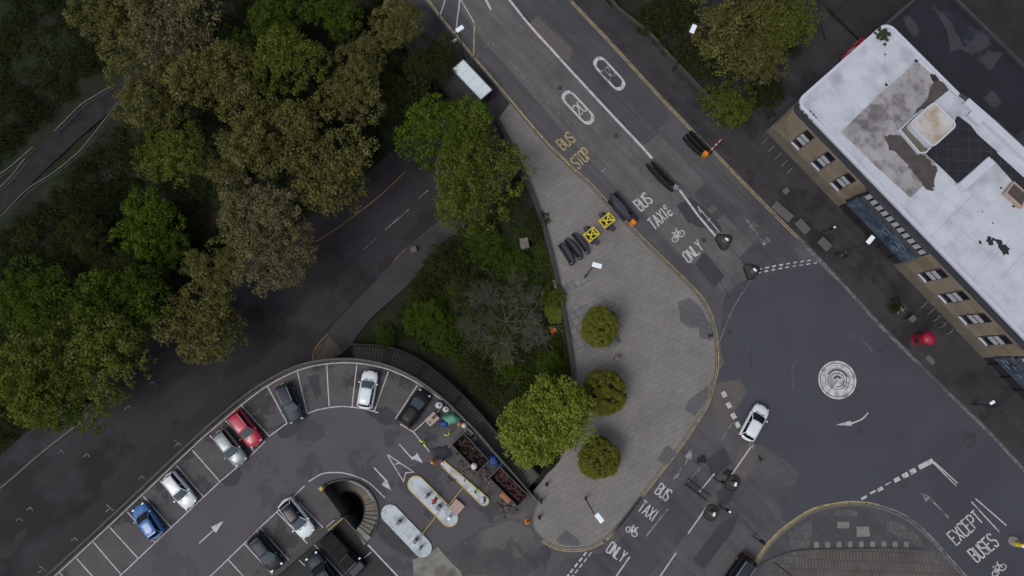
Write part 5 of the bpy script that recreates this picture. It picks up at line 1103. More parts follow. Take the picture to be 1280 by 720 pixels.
for c_px, lb in (((674, 646), 'dark round bollard at the mouth of the car park'), ((676, 626), 'dark bollard beside the top of the garden stairs'), ((887, 420), 'dark round bollard by the curved kerb of the plaza'), ((683, 605), 'dark bollard under the lime green tree')):
    q = P(*c_px, .12); t = thing('bollard', lb, 'bollard', (q.x, q.y, .12), 0, 'dark bollards along the plaza edge'); b = MB(); b.lathe([(.17, 0), (.17, .06), (.12, .1), (.12, .75), (.14, .8), (.14, .9), (.06, .98)], (0, 0, 0), 14); b.build('post', M['black'], t); b = MB(); b.lathe([(.16, .78), (.16, .86)], (0, 0, 0), 14); b.build('collar', M['steel_dull'], t)
def cone(p, z, lb):
    t = thing('traffic_cone', lb, 'traffic cone', (p.x, p.y, z)); b = MB(); b.box((0, 0, .02), (.46, .46, .04), .3); b.build('base', M['orange'], t); b = MB(); b.lathe([(.19, .04), (.05, .72), (.03, .73)], (0, 0, 0), 16); b.build('body', M['orange'], t); b = MB(); b.lathe([(.135, .28), (.105, .45)], (0, 0, 0), 16); b.build('reflective_band', M['white'], t)
cone(P(659, 652, 0), DZ, 'orange traffic cone at the mouth of the car park'); q = PT(693, 412); cone(q, q.z, 'orange and yellow cone in the garden below the small lime shrub'); bpy.data.objects['traffic_cone.001'].scale = (2, 2, 1.6)
q = PT(694.5, 410); 
# hill path with railings
pl = sp([(-60, 302), (0, 253), (30, 223), (57, 197), (90, 166), (120, 140), (148, 118), (180, 90), (215, 55)], 4); b = MB(); w_ = [PT(*p) for p in pl]; L, Rr = MB().ribbon(w_, 2.1)
vs = [(x, y, H(x, y) + .22) for x, y, _ in L] + [(x, y, H(x, y) + .22) for x, y, _ in Rr] + [(p.x, p.y, p.z + .24) for p in w_]; n = len(w_)
for i in range(n - 1): pass
b.add(vs, [(i, 2 * n + i, 2 * n + i + 1, i + 1) for i in range(n - 1)] + [(2 * n + i, n + i, n + i + 1, 2 * n + i + 1) for i in range(n - 1)]); hp = b.build('hill_path', M['path']); tag(hp, kind='structure')
def railing(px, lb):
    pts = [PT(*p, 1.0) for p in sp(px, 4)]; pts = [Vector((p.x, p.y, p.z)) for p in pts]; t = thing('path_railing', lb, 'railing', pts[0]); b = MB(); b.tube([p + Vector((0, 0, 1.15)) for p in pts], .03, 5); b.build('top_rail', M['steel'], t, world=True)
    b = MB(); b.tube([p + Vector((0, 0, .6)) for p in pts], .015, 4); b.build('lower_rail', M['steel_dull'], t, world=True)
    for p in pts[::3]: b = MB(); b.tube([p, p + Vector((0, 0, 1.15))], .03, 4); b.build('post', M['steel'], t, world=True)
railing([(69, 164), (84, 149), (102, 131), (120, 120), (138, 109)], 'thin pale railing along the upper side of the hill path, nearer the trees')
railing([(-40, 265), (0, 235), (18, 216), (32, 199)], 'pale railing along the near end of the hill path'); railing([(-30, 235), (5, 215), (25, 199), (42, 184)], 'thin outer railing above the near end of the hill path')
railing([(-40, 305), (0, 272), (36, 236), (62, 220), (95, 194), (112, 175), (130, 152), (148, 128)], 'long pale railing along the lower side of the hill path')

# ------------------------------------------------------------------ building works on the deck
def capsule(name, p1, p2, r1, r2, label, rim, z=.16):
    a, c = P(*p1, z), P(*p2, z); m_ = (a + c) / 2; rz = math.atan2(c.y - a.y, c.x - a.x); L = (c - a).length
    t = thing(name, label, 'traffic island', (m_.x, m_.y, DZ), rz, 'white rounded islands of the car park entrance'); q = []
    for k in range(9): a_ = PI / 2 + PI * k / 8; q.append((-L / 2 + r1 * math.cos(a_), r1 * math.sin(a_)))
    for k in range(9): a_ = -PI / 2 + PI * k / 8; q.append((L / 2 + r2 * math.cos(a_), r2 * math.sin(a_)))
    b = MB(); b.prism(q, 0, z); b.build('slab', M['white_dirty'], t)
    b = MB(); b.wall([(x, y, 0) for x, y in q], .12, 0, z + .01, closed=True); b.build('edge', M[rim], t)
    for k in range(1, int(L / 1.3) + 1): b = MB(); xx = -L / 2 + k * L / (int(L / 1.3) + 1); hw = (r1 + (r2 - r1) * (xx / L + .5)) * .9; b.ribbon([(xx, -hw, 0), (xx + .01, hw, 0)], .03, z + .004); b.build('joint', M['steel_dull'], t)
    return t, L
t1, L1 = capsule('entrance_island', (520, 605.5), (562, 647.5), .88, .88, 'white rounded island with an orange rim between the two lanes', 'yellow_arm')
for x, y, s_, m_ in ((-L1 / 2 + 1.7, .1, .34, 'steel_dull'), (.9, .1, .42, 'steel_dull'), (L1 / 2 - .1, .1, .3, 'white')): b = MB(); b.box((x, y, .65), (s_, s_ * 1.1, 1.1), .2, bev=.05); b.build('ticket_post', M[m_], t1)
t2, L2 = capsule('entrance_island', (487.5, 642), (528.5, 685), .9, .9, 'plain white rounded island nearest the spiral stairs', 'white_dirty')
for x, y, s_ in ((-L2 / 2 + 1.3, .15, .36), (1.4, .1, .38), (L2 / 2 - .2, .0, .25)): b = MB(); b.box((x, y, .6), (s_, s_ * 1.1, 1.0), .2, bev=.05); b.build('ticket_post', M['steel_dull'], t2)
t3, L3 = capsule('entrance_island', (554.5, 580), (605, 626), .28, .5, 'narrow tapering white island with an orange rim beside the rubble', 'yellow_arm')
def arm(p1, p2, lb): a, c = P(*p1, 1.0), P(*p2, 1.0); t = thing('car_park_barrier', lb, 'barrier', (a.x, a.y, DZ)); b = MB(); b.tube([(0, 0, 1.0), (c.x - a.x, c.y - a.y, 1.0)], .05, 6); b.build('arm', M['yellow_arm'], t); b = MB(); b.box((0, 0, .55), (.32, .32, 1.1), .7, bev=.04); b.build('cabinet', M['steel_dull'], t)
arm((560, 632), (579, 609.5), 'yellow barrier arm between the narrow island and the orange rimmed one'); arm((528, 667), (545, 645.5), 'yellow barrier arm between the two wide white islands')
c, rz, L = barrier_axis((563, 641), (576, 626), .1); b = MB(); b.box((0, 0, .2), (1.35, 1.25, .4), bev=.03); o = b.build('pallet_stack', M['ply'], None, loc=(c.x + .1, c.y, DZ)); o.rotation_euler.z = math.radians(50); tag(o, 'square pinkish board stack beside the orange rimmed island', 'boards')
# hull of skips
def skip(p1, p2, w_, m, lb, fill):
    c, rz, L = barrier_axis(p1, p2, .9); t = thing('skip', lb, 'skip', (c.x, c.y, DZ), rz, 'rusty waste skips by the parapet')
    b = MB(); q = [(-L / 2, -w_ / 2), (L / 2, -w_ / 2), (L / 2, w_ / 2), (-L / 2, w_ / 2)]
    vs = [(x * .86, y * .85, .08) for x, y in q] + [(x, y, 1.15) for x, y in q] + [(x * .96, y * .93, 1.15) for x, y in q] + [(x * .84, y * .8, .25) for x, y in q]
    fs = [(3, 2, 1, 0), (12, 13, 14, 15)]
    for k in range(3):
        for i in range(4): j = (i + 1) % 4; fs.append((k * 4 + i, k * 4 + j, (k + 1) * 4 + j, (k + 1) * 4 + i))
    b.add(vs, fs); b.build('body', M[m], t); b = MB(); b.wall([(x, y, 0) for x, y in q], .1, 1.12, 1.22, closed=True); b.build('rim', M['concrete_dark'], t)
    b = MB(); 
    for x in (-L * .25, L * .2):
        for y in (-w_ / 2 - .02, w_ / 2 + .02): b = MB(); b.box((x, y, .7), (.12, .08, .8)); b.build('lifting_lug', M['kerb_dark'], t)
    b = MB(); rr = random.Random(L)
    for i in range(55): b.box((rr.uniform(-.4, .4) * L, rr.uniform(-.4, .4) * w_, rr.uniform(.3, .75)), (rr.uniform(.1, .7), rr.uniform(.08, .3), rr.uniform(.05, .3)), rr.uniform(0, 3))
    b.build('waste', M[fill], t); return t
skip((572, 548), (604, 583), 1.75, 'skip_rust', 'dark rusty skip full of waste next to the narrow white island', 'waste'); skip((618, 590), (654, 626), 1.6, 'skip_red', 'long reddish brown skip at the end of the parapet', 'skip_red')
b = MB(); rr = random.Random(5)
def junk(b, c_px, n, s, ms=(.1, .4)):
    for i in range(n):
        q = P(c_px[0] + rr.gauss(0, s), c_px[1] + rr.gauss(0, s)); b.box((q.x, q.y, DZ + .1 + rr.random() * .1), (rr.uniform(*ms), rr.uniform(*ms), rr.uniform(.08, .25)), rr.uniform(0, 3))
junk(b, (604, 590), 26, 5); junk(b, (585, 585), 26, 9); junk(b, (612, 600), 26, 6); junk(b, (566, 600), 12, 3, (.08, .25)); junk(b, (636, 632), 20, 7); junk(b, (595, 570), 10, 6)
tag(b.build('rubble', M['rubble']), 'broken concrete and stones scattered between the skips and the narrow island', 'rubble', kind='stuff')
q = P(600, 590); b = MB(); b.prism(poly2([(560, 576), (575, 568), (600, 590), (625, 612), (645, 638), (625, 640), (606, 612), (588, 598)]), 0, DZ + .03, side=False); b.build('dust_patch', M['concrete_dark'], deck)
def box_thing(name, c_px, size, rz, m, lb, cat, z=DZ, group=None, bev=.04, mlid=None):
    q = P(*c_px, z + size[2]); t = thing(name, lb, cat, (q.x, q.y, z), rz, group); b = MB(); b.box((0, 0, size[2] / 2), size, bev=bev, taper=.02); b.build('body', M[m], t)
    b = MB(); b.box((0, 0, size[2] + .015), (size[0] * .7, size[1] * .25, .05)); b.build('strap', M[mlid or m], t); return t
box_thing('timber_stack', (631.5, 622), (1.3, .62, .45), math.radians(-45), 'wood', 'small stack of orange brown boards beside the long reddish skip', 'boards')
q = P(540, 524, .75); t = thing('work_table', 'pinkish plywood board table with tools beside the wine tailed car', 'table', (q.x, q.y, DZ), math.radians(42)); b = MB(); b.box((0, 0, .75), (1.35, .95, .05)); b.build('board', M['ply'], t)
b = MB(); b.box((.35, .02, .82), (.5, .28, .1)); b.box((-.4, -.1, .81), (.2, .2, .08)); b.build('tools', M['rubble'], t)
for x in (-.55, .55): 
    for y in (-.38, .38): b = MB(); b.box((x, y, .37), (.06, .06, .73)); b.build('leg', M['ply'], t)
a, c = P(546, 516, .8), P(553, 508, .8); b = MB(); b.tube([a, c], .06, 6); b.tube([P(546, 516, .0), P(546, 516, .8)], .03, 5); b.tube([P(553, 508, .0), P(553, 508, .8)], .03, 5); tag(b.build('plank', M['concrete']), 'pale plank between the work table and the white sacks', 'plank')
for c_px, r, lb in (((549, 506.5), .42, 'white round sack against the parapet, nearer the wine tailed car'), ((557.5, 511.5), .36, 'white round sack against the parapet, nearer the green sheet')):
    q = P(*c_px, .6); t = thing('sack', lb, 'sack', (q.x, q.y, DZ), 0, 'white sacks by the parapet'); b = MB(); b.lathe([(r * .8, 0), (r, .25), (r, .6), (r * .8, .8), (r * .35, .86)], (0, 0, 0), 14, sy=.9); b.build('bag', M['bag_white'], t, smooth=True); b = MB(); b.lathe([(r * .4, .85), (r * .2, .93), (r * .26, .98)], (.03, 0, 0), 8); b.build('knot', M['steel_dull'], t)
def tarp(c_px, w_, d_, h_, m, lb, rz):
    q = P(*c_px, h_); n = 9; vs = []; fs = []; r2 = random.Random(w_)
    for i in range(n):
        for j in range(n):
            u, v = i / (n - 1) * 2 - 1, j / (n - 1) * 2 - 1; e = max(abs(u), abs(v)); ph = 1 - .22 * (u * v > 0)
            vs.append((u * w_ / 2 * ph, v * d_ / 2 * ph, h_ * (1 - max(0, e - .55) / .45 * .98) + r2.uniform(-.06, .08) * h_))
    for i in range(n - 1):
        for j in range(n - 1): fs.append((i * n + j, (i + 1) * n + j, (i + 1) * n + j + 1, i * n + j + 1))
    b = MB(); b.add(vs, fs); o = b.build('tarpaulin', M[m], None, smooth=True, loc=(q.x, q.y, DZ + .01)); o.rotation_euler.z = rz; tag(o, lb, 'tarpaulin')
tarp((564, 524), 1.75, 1.35, .9, 'tarp_green', 'pale green sheet draped over a heap by the parapet', math.radians(30)); tarp((555, 530), .95, .9, .55, 'tarp_blue', 'small blue sheet tucked against the pale green one', .5); tarp((616, 576), 1.3, 1.4, .9, 'tarp_blue', 'crumpled blue sheet between the skip and the parapet', .2)
tarp((552, 566), 2.1, 1.5, .18, 'mat_dark', 'dark sheet spread flat near the orange-clad workers', .4)
for c_px, m_, lb in (((574.5, 530), 'wood', 'small orange brown bag near the green sheet'), ((580, 532), 'red_white', 'pale pinkish bag near the green sheet')):
    q = P(*c_px, .4); t = thing('bag', lb, 'bag', (q.x, q.y, DZ)); b = MB(); b.lathe([(.2, 0), (.3, .15), (.28, .4), (.12, .52)], (0, 0, 0), 12); b.build('body', M[m_], t, smooth=True); b = MB(); b.lathe([(.12, .5), (.06, .58), (.09, .62)], (0, 0, 0), 8); b.build('knot', M[m_], t)
for c_px, sz, rz, lb in (((586, 540), (1.0, .6, .5), -.7, 'pale grey crate of tools between the skip and the parapet'), ((592, 549), (.7, .4, .35), .5, 'small pale crate next to the grey one by the parapet')): box_thing('crate', c_px, sz, rz, 'concrete', lb, 'crate', mlid='trim')
q = P(592.5, 583, 1.3); t = thing('sack', 'white sack lying at the end of the dark rusty skip', 'sack', (q.x, q.y, .5)); t.location.z = .55; b = MB(); b.lathe([(.2, .35), (.36, .5), (.33, .8), (.12, .95)], (0, 0, 0), 12); b.build('bag', M['bag_white'], t, smooth=True)

# ------------------------------------------------------------------ people
def person(c_px, z, rz, label, top, legs='trousers', helmet=None, lean=0.0, arms=((.34, .25, 1.0), (-.3, .3, 1.05)), hair='trim'):
    q = P(*c_px, z + 1.2); t = thing('person', label, 'person', (q.x, q.y, z), rz); V = []; E_ = []; Rd = []
    def a(p, r, parent=None):
        V.append(p); Rd.append(r)
        if parent is not None: E_.append((parent, len(V) - 1))
        return len(V) - 1
    ly = lean; pel = a((0, 0, .95), .14); sp_ = a((0, ly * .4, 1.18), .145, pel); ch = a((0, ly * .8, 1.38), .165, sp_); nk = a((0, ly * 1.0, 1.52), .062, ch); hd = a((0, ly * 1.15 + .02, 1.63), .095, nk); a((0, ly * 1.25 + .01, 1.73), .08, hd)
    for s, (ax, ay, az) in zip((1, -1), arms):
        sh = a((s * .2, ly * .85, 1.44), .07, ch); el = a(((s * .2 + ax) / 2 + s * .06, (ly * .85 + ay) / 2, (1.44 + az) / 2 - .04), .05, sh); wr = a((ax, ay, az), .033, el); hn = a((ax, ay + .08, az - .03), .038, wr)
        for k in range(4): f = a((ax + (k - 1.5) * .022, ay + .14, az - .05), .01, hn); a((ax + (k - 1.5) * .022, ay + .17 - .01 * abs(k - 1.5), az - .085), .009, f)
        th = a((ax - s * .045, ay + .08, az - .05), .011, hn); a((ax - s * .05, ay + .12, az - .07), .009, th)
    for s in (1, -1): hp = a((s * .1, 0, .9), .1, pel); kn = a((s * .12, .04 + ly * .2, .5), .068, hp); an = a((s * .13, -.02, .1), .045, kn); a((s * .14, .13, .05), .042, an)
    me = bpy.data.meshes.new('body'); me.from_pydata(V, E_, []); o = bpy.data.objects.new('body', me); COL.objects.link(o); m = o.modifiers.new('s', 'SKIN')
    for i, r in enumerate(Rd): me.skin_vertices[0].data[i].radius = (r, r)
    me.skin_vertices[0].data[0].use_root = True; m2 = o.modifiers.new('ss', 'SUBSURF'); m2.levels = 1; m2.render_levels = 1
    dg = bpy.context.evaluated_depsgraph_get(); nm = bpy.data.meshes.new_from_object(o.evaluated_get(dg)); o.modifiers.clear(); o.data = nm; nm.name = 'body'
    nm.materials.clear(); [nm.materials.append(M[k]) for k in (top, legs, 'skin', 'trim')]
    for p in nm.polygons:
        c = p.center; armdist = abs(c.x)
        hand = any((Vector((ax, ay + .1, az - .04)) - c).length < .13 for ax, ay, az in arms)
        p.material_index = 2 if (c.z > 1.53 or hand) else (0 if c.z > .88 else (3 if c.z < .1 else 1)); p.use_smooth = True
    o.parent = t
    b = MB(); hy = ly * 1.2 + .015
    if helmet: b.lathe([(.135, 1.66), (.13, 1.7), (.12, 1.76), (.08, 1.82), (.02, 1.84)], (0, hy, 0), 14, sy=1.15); b.build('helmet', M[helmet], t, smooth=True)
    else: b.lathe([(.10, 1.62), (.112, 1.70), (.10, 1.77), (.05, 1.81), (.01, 1.82)], (0, hy - .01, 0), 12, sy=1.15); b.build('hair', M[hair], t, smooth=True)
    b = MB(); b.box((0, hy + .105, 1.635), (.03, .035, .05)); b.build('nose', M['skin'], t); return t
person((530, 553), D, 2.2, 'worker in a yellow hi-vis jacket standing on the bay line', 'hivis', arms=((.45, .3, 1.2), (-.5, .1, 1.3)), lean=.1)
person((560, 543.5), D, .6, 'worker in a yellow hi-vis jacket beside the dark rusty skip', 'hivis', lean=.12)
person((542, 575.5), D, 2.6, 'worker in orange with a yellow helmet at the narrow island, on the left', 'hivis_orange', helmet='helmet_yellow', lean=.15)
person((551, 577), D, 4.2, 'worker in orange with a white helmet at the tip of the narrow island', 'hivis_orange', helmet='helmet_white', lean=.2)
person((594.5, 614.5), D + .15, 1.0, 'worker in a green-yellow hi-vis top on the narrow island', 'hivis', lean=.02)
person((606, 625), D + .15, 1.8, 'person in a dark red coat at the rounded end of the narrow island', 'car_wine')
person((545, 624), D + .15, 2.5, 'worker in dark red bending over the orange rimmed island', 'hivis_orange', lean=.35)
person((1059, 320), .12, .8, 'pedestrian in dark clothes carrying a pale bag near the lamp post', 'coat_dark', hair='bark')
q = P(1061, 320, 1.0); 

# ------------------------------------------------------------------ trees
def leaves_mesh(name, clumps, per, size, seed, m, up=.35, flat=1.0):
    rs = np.random.RandomState(seed); C = []; N_ = []; T = []
    for (cx, cy, cz, r, tint) in clumps:
        k = max(8, int(per * r * r)); d = rs.normal(size=(k, 3)); d /= np.linalg.norm(d, axis=1)[:, None]; d[:, 2] = np.where(d[:, 2] < -.25, -d[:, 2], d[:, 2])
        rad = r * (rs.rand(k) ** .35); c = np.stack([cx + d[:, 0] * rad, cy + d[:, 1] * rad, cz + d[:, 2] * rad * flat], 1)
        nn = d * .7 + rs.normal(size=(k, 3)) * .45; nn[:, 2] += up; nn /= np.linalg.norm(nn, axis=1)[:, None]
        C.append(c); N_.append(nn); T.append(np.clip(tint + rs.normal(size=k) * .14 , 0, 1))
    C = np.concatenate(C); N_ = np.concatenate(N_); T = np.concatenate(T); k = len(C)
    a = np.cross(N_, rs.normal(size=(k, 3))); a /= np.linalg.norm(a, axis=1)[:, None]; b_ = np.cross(N_, a)
    s = (size * (.6 + .8 * rs.rand(k)))[:, None]; a = a * s; b_ = b_ * s * .62
    V = np.stack([C - a, C - b_ * .9 + a * .1, C + a, C + b_ * .9 - a * .1], 1).reshape(-1, 3)
    me = bpy.data.meshes.new(name); me.vertices.add(4 * k); me.vertices.foreach_set('co', V.ravel()); me.loops.add(4 * k); me.loops.foreach_set('vertex_index', np.arange(4 * k)); me.polygons.add(k); me.polygons.foreach_set('loop_start', np.arange(k) * 4); me.polygons.foreach_set('loop_total', np.full(k, 4))
    me.update(calc_edges=True); at_ = me.attributes.new('tint', 'FLOAT', 'FACE'); at_.data.foreach_set('value', T.astype(np.float32)); me.materials.append(M[m]); return me
def crown_clumps(rad, hh, seed, dens=1.0, cr=(.55, 1.05), lobes=6, tint=.5, spread=(.28, .62)):
    """clumps of a crown about rad wide, hh tall, centred on the origin; outline broken into lobes"""
    rs = random.Random(seed); L = []; lob = [(rs.uniform(*spread), 2 * PI * (_ + rs.uniform(-.35, .35)) * .618, rs.uniform(-.15, .45), rs.uniform(.38, .52)) for _ in range(lobes)]
    cs = [(0, 0, .12, .55)] + [(d * math.cos(a), d * math.sin(a), z, r) for d, a, z, r in lob]
    for x, y, z, r in cs:
        n = int(dens * 5.0 * (r * rad) ** 2 / .8); lt = rs.uniform(-.10, .10)
        for _ in range(n):
            th = rs.uniform(0, 2 * PI); u = rs.uniform(-.15, 1); s = math.sqrt(max(0, 1 - u * u)); k = rs.uniform(.8, 1.05)
            c = rs.uniform(*cr) * (1.0 if rad > 2.5 else .7)
            L.append((x * rad + r * rad * s * math.cos(th) * k, y * rad + r * rad * s * math.sin(th) * k, z * hh + r * hh * u * k, c * rs.uniform(.6, 1.), tint + lt + rs.uniform(-.16, .16)))
    return L
def trunk_mb(rad, hgt, seed, nl=7, base=.3):
    rs = random.Random(seed); b = MB(); b.tube([(0, 0, -.4), (0, 0, hgt * .3), (rs.uniform(-.2, .2), rs.uniform(-.2, .2), hgt * .55), (0, 0, hgt * .85)], [base, base * .8, base * .6, base * .3], 8)
    for k in range(nl):
        a = 2 * PI * k / nl + rs.uniform(-.3, .3); z0 = hgt * rs.uniform(.35, .6); r = rad * rs.uniform(.55, .85)
        b.tube([(0, 0, z0), (r * .45 * math.cos(a), r * .45 * math.sin(a), z0 + hgt * .14), (r * math.cos(a), r * math.sin(a), z0 + hgt * .28)], [base * .4, base * .28, base * .1], 6)
    return b
PROTO = {}; LIME_ROT = 0.0
def proto(kind, var):
    k = (kind, var)
    if k in PROTO: return PROTO[k]
    seed = hash(kind) % 997 if False else sum(map(ord, kind)) * 7 + var * 31
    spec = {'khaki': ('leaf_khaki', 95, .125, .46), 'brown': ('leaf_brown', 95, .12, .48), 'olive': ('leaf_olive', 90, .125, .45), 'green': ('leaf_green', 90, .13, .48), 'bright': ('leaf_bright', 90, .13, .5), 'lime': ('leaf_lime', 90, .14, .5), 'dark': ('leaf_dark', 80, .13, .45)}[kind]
    cl = crown_clumps(5.0, 4.2, seed, 2.0 if kind == 'lime' else 1.2, cr=(.4, .85), lobes=13 if kind == 'lime' else 9, tint=spec[3], spread=(.3, .6) if kind == 'lime' else (.28, .62)); PROTO[k] = (leaves_mesh('crown', cl, spec[1], spec[2], seed, spec[0]), 5.0); return PROTO[k]
def tree(px, zc, rad, kind, label, var=0, name='tree', group='broad crowned trees on the slopes', cat='tree', hs=1.0):
    c = P(*px, zc); g0 = H(c.x, c.y); t = thing(name, label, cat, (c.x, c.y, g0), 0, group); me, r0 = proto(kind, var)
    o = bpy.data.objects.new('crown', me); rz_ = R_.uniform(0, 6.28); COL.objects.link(o); o.parent = t; k = rad / r0; o.location = (0, 0, zc - g0 - 1.2 * k); o.scale = (k, k, k * hs) if kind != 'lime' else (k * .91, k * 1.03, k); o.rotation_euler.z = rz_ if kind != 'lime' else LIME_ROT
    trunk_mb(rad * (.8 if hs > .8 else .5), (zc - g0 + rad * .3) * (1 if hs > .8 else .8), R_.random()).build('trunk', M['bark'], t); return t
W_ = 11.8
T = [
 ((135, 30), 5, 62, 'khaki', 'broad khaki tree shading the far end of the hill path'),
 ((222, 32), 6, 66, 'brown', 'large brown speckled tree in blossom behind the hill path end'),
 ((190, 108), 5, 64, 'khaki', 'khaki tree overhanging the upper end of the hill path'),
 ((268, 105), 6, 66, 'khaki', 'khaki speckled tree above the grey-green one amid the wood'),
 ((298, 60), 2, 40, 'green', 'small dark green tree filling the gap between khaki crowns'),
 ((352, 18), 3, 54, 'green', 'deep green tree between two khaki crowns, farther from the street'),
 ((420, 15), 3, 40, 'green', 'deep green tree between two khaki crowns, nearer the street'),
 ((365, 80), 6, 55, 'olive', 'olive tree just below the two deep green ones'),
 ((338, 160), 5, 70, 'khaki', 'grey-green khaki tree amid the wood above the yellowish olive one'),
 ((435, 125), 4, 52, 'khaki', 'khaki tree facing the dark gap by the bus shelter'),
 ((490, 25), 6, 46, 'khaki', 'khaki tree touching the street pavement near the zigzag lines'),
 ((452, 70), 5, 36, 'khaki', 'narrow khaki tree below the one touching the street pavement'),
 ((415, 200), 3, 70, 'khaki', 'wide khaki tree leaning over the lower road towards its dashes'),
 ((212, 188), 4, 54, 'olive', 'yellowish olive tree between khaki ones near the hill path'),
 ((278, 200), 3, 45, 'khaki', 'khaki tree between the yellowish olive and the wide olive trees'),
 ((322, 262), 4, 56, 'brown', 'grey-brown speckled tree left of the lower road'),
 ((340, 312), 3, 58, 'brown', 'grey-brown speckled tree reaching furthest over the lower road'),
 ((270, 335), 2, 46, 'khaki', 'grey-brown tree between the two that overhang the road bend'),
 ((250, 390), 1, 66, 'khaki', 'khaki tree overhanging the road above the silver car'),
 ((182, 280), 0, 50, 'bright', 'fresh bright green feathery tree below the hill path'),
 ((205, 320), -1, 40, 'green', 'green tree just below the feathery one'),
 ((105, 300), -1, 42, 'dark', 'dark olive tree between the path railing and the lower green trees'),
 ((25, 370), 2, 58, 'green', 'dark green tree below the lower hill path railing'),
 ((95, 380), 3, 64, 'green', 'rounded deep green tree behind the rusty toned one'),
 ((160, 378), 2, 58, 'green', 'deep green tree beside the bend of the lower road'),
 ((120, 450), 3, 74, 'olive', 'wide olive tree with rusty tones beside the lower road'),
 ((35, 475), 3, 68, 'olive', 'olive tree beside the rusty toned one, farther from the road'),
 ((80, 505), 0, 52, 'green', 'green tree nearest the pale kerb of the lower road'),
 ((145, 340), 1, 36, 'dark', 'small dark tree in the hollow below the feathery one'),
 ((538, 80), 2, 46, 'dark', 'dark leaved tree in the gap beside the bus shelter'),
 ((500, 115), 0, 44, 'dark', 'dark leaved tree in the hollow farther from the bus shelter'),
 ((553, 160), 4, 64, 'bright', 'bright green tree touching the white bus shelter'),
 ((596, 180), 4, 42, 'olive', 'green tree between the shelter tree and the plaza'),
 ((603, 226), 5, 66, 'olive', 'olive speckled tree at the narrow end of the plaza'),
 ((580, 255), 3, 42, 'olive', 'small olive tree at the top of the garden'),
 ((925, 28), 5, 74, 'khaki', 'large khaki tree beside the dark yard behind the building'),
 ((985, 20), 5, 52, 'olive', 'olive tree next to the yard with the red car'),
 ((950, 80), 4, 44, 'khaki', 'smaller khaki tree over the yard corner'),
 ((838, 25), 0, 50, 'dark', 'dark bare-looking tree behind the low roadside wall'),
 ((872, 75), 1, 40, 'dark', 'dark olive tree behind the low roadside wall, nearer the barrier'),
 ((908, 128), 1, 40, 'olive', 'dull green tree hanging over the black double barrier'),
 ((955, 120), 0, 32, 'dark', 'dark green tree at the sandstone corner of the building'),
]
for i, (px, zc, r, kd, lb) in enumerate(T):
    tree(px, zc, r / W_ * (1 - zc / 75) , kd, lb, var=i % 3, group='broad crowned trees of the wood', hs=.95)
# lime tree by the stairs
tree((683, 525), 5, 5.1, 'lime', 'lime green tree at the head of the garden stairs', 0, group=None, hs=1.0)
# dark understorey trees in the far left wood
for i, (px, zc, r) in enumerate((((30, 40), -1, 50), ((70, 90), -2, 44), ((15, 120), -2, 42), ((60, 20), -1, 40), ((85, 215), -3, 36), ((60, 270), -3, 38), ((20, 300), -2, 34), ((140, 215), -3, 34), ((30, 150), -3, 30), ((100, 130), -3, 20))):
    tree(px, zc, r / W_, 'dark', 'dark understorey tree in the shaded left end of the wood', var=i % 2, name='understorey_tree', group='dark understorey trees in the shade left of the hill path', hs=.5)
# clipped round trees on the plaza
def clipped(px, r, lb):
    c = P(*px, 2.3); t = thing('clipped_tree', lb, 'tree', (c.x, c.y, .12), 0, 'clipped round trees in a row on the plaza'); rs = random.Random(px[0]); cl = []
    dents = [(rs.uniform(0, 6.28), rs.uniform(-.14, .10)) for _ in range(7)]
    for k in range(330):
        u = rs.uniform(-.5, 1); a = rs.uniform(0, 2 * PI); s = math.sqrt(1 - u * u); q = rs.uniform(.86, 1.0) if rs.random() < .8 else rs.uniform(.3, .8); q *= 1 + sum(d * max(0, math.cos(a - t_)) ** 5 for t_, d in dents); cl.append((r * s * q * math.cos(a), r * s * q * math.sin(a), r * .85 * u * q, rs.uniform(.2, .42), .42 + rs.uniform(-.14, .14)))
    me = leaves_mesh('crown', cl, 620, .085, px[1], 'leaf_clip', up=.5); o = bpy.data.objects.new('crown', me); COL.objects.link(o); o.parent = t; o.location = (0, 0, 2.3)
    b = MB(); b.lathe([(r * .5, -r * .4), (r * .62, 0), (r * .5, r * .3), (r * .2, r * .5)], (0, 0, 2.3), 12); b.build('inner_twigs', M['bark'], t)
    b = MB(); b.tube([(0, 0, 0), (.05, 0, 1.0), (0, 0, 2.0)], [.12, .09, .07], 8); b.build('trunk', M['bark'], t)
clipped((748.5, 408), 1.95, 'clipped round tree standing in the pale square of the plaza, upper one of three'); clipped((755, 491), 2.3, 'largest clipped round tree, the middle one of three'); clipped((747, 572), 2.12, 'clipped round tree touching the lime green tree, lowest of three')
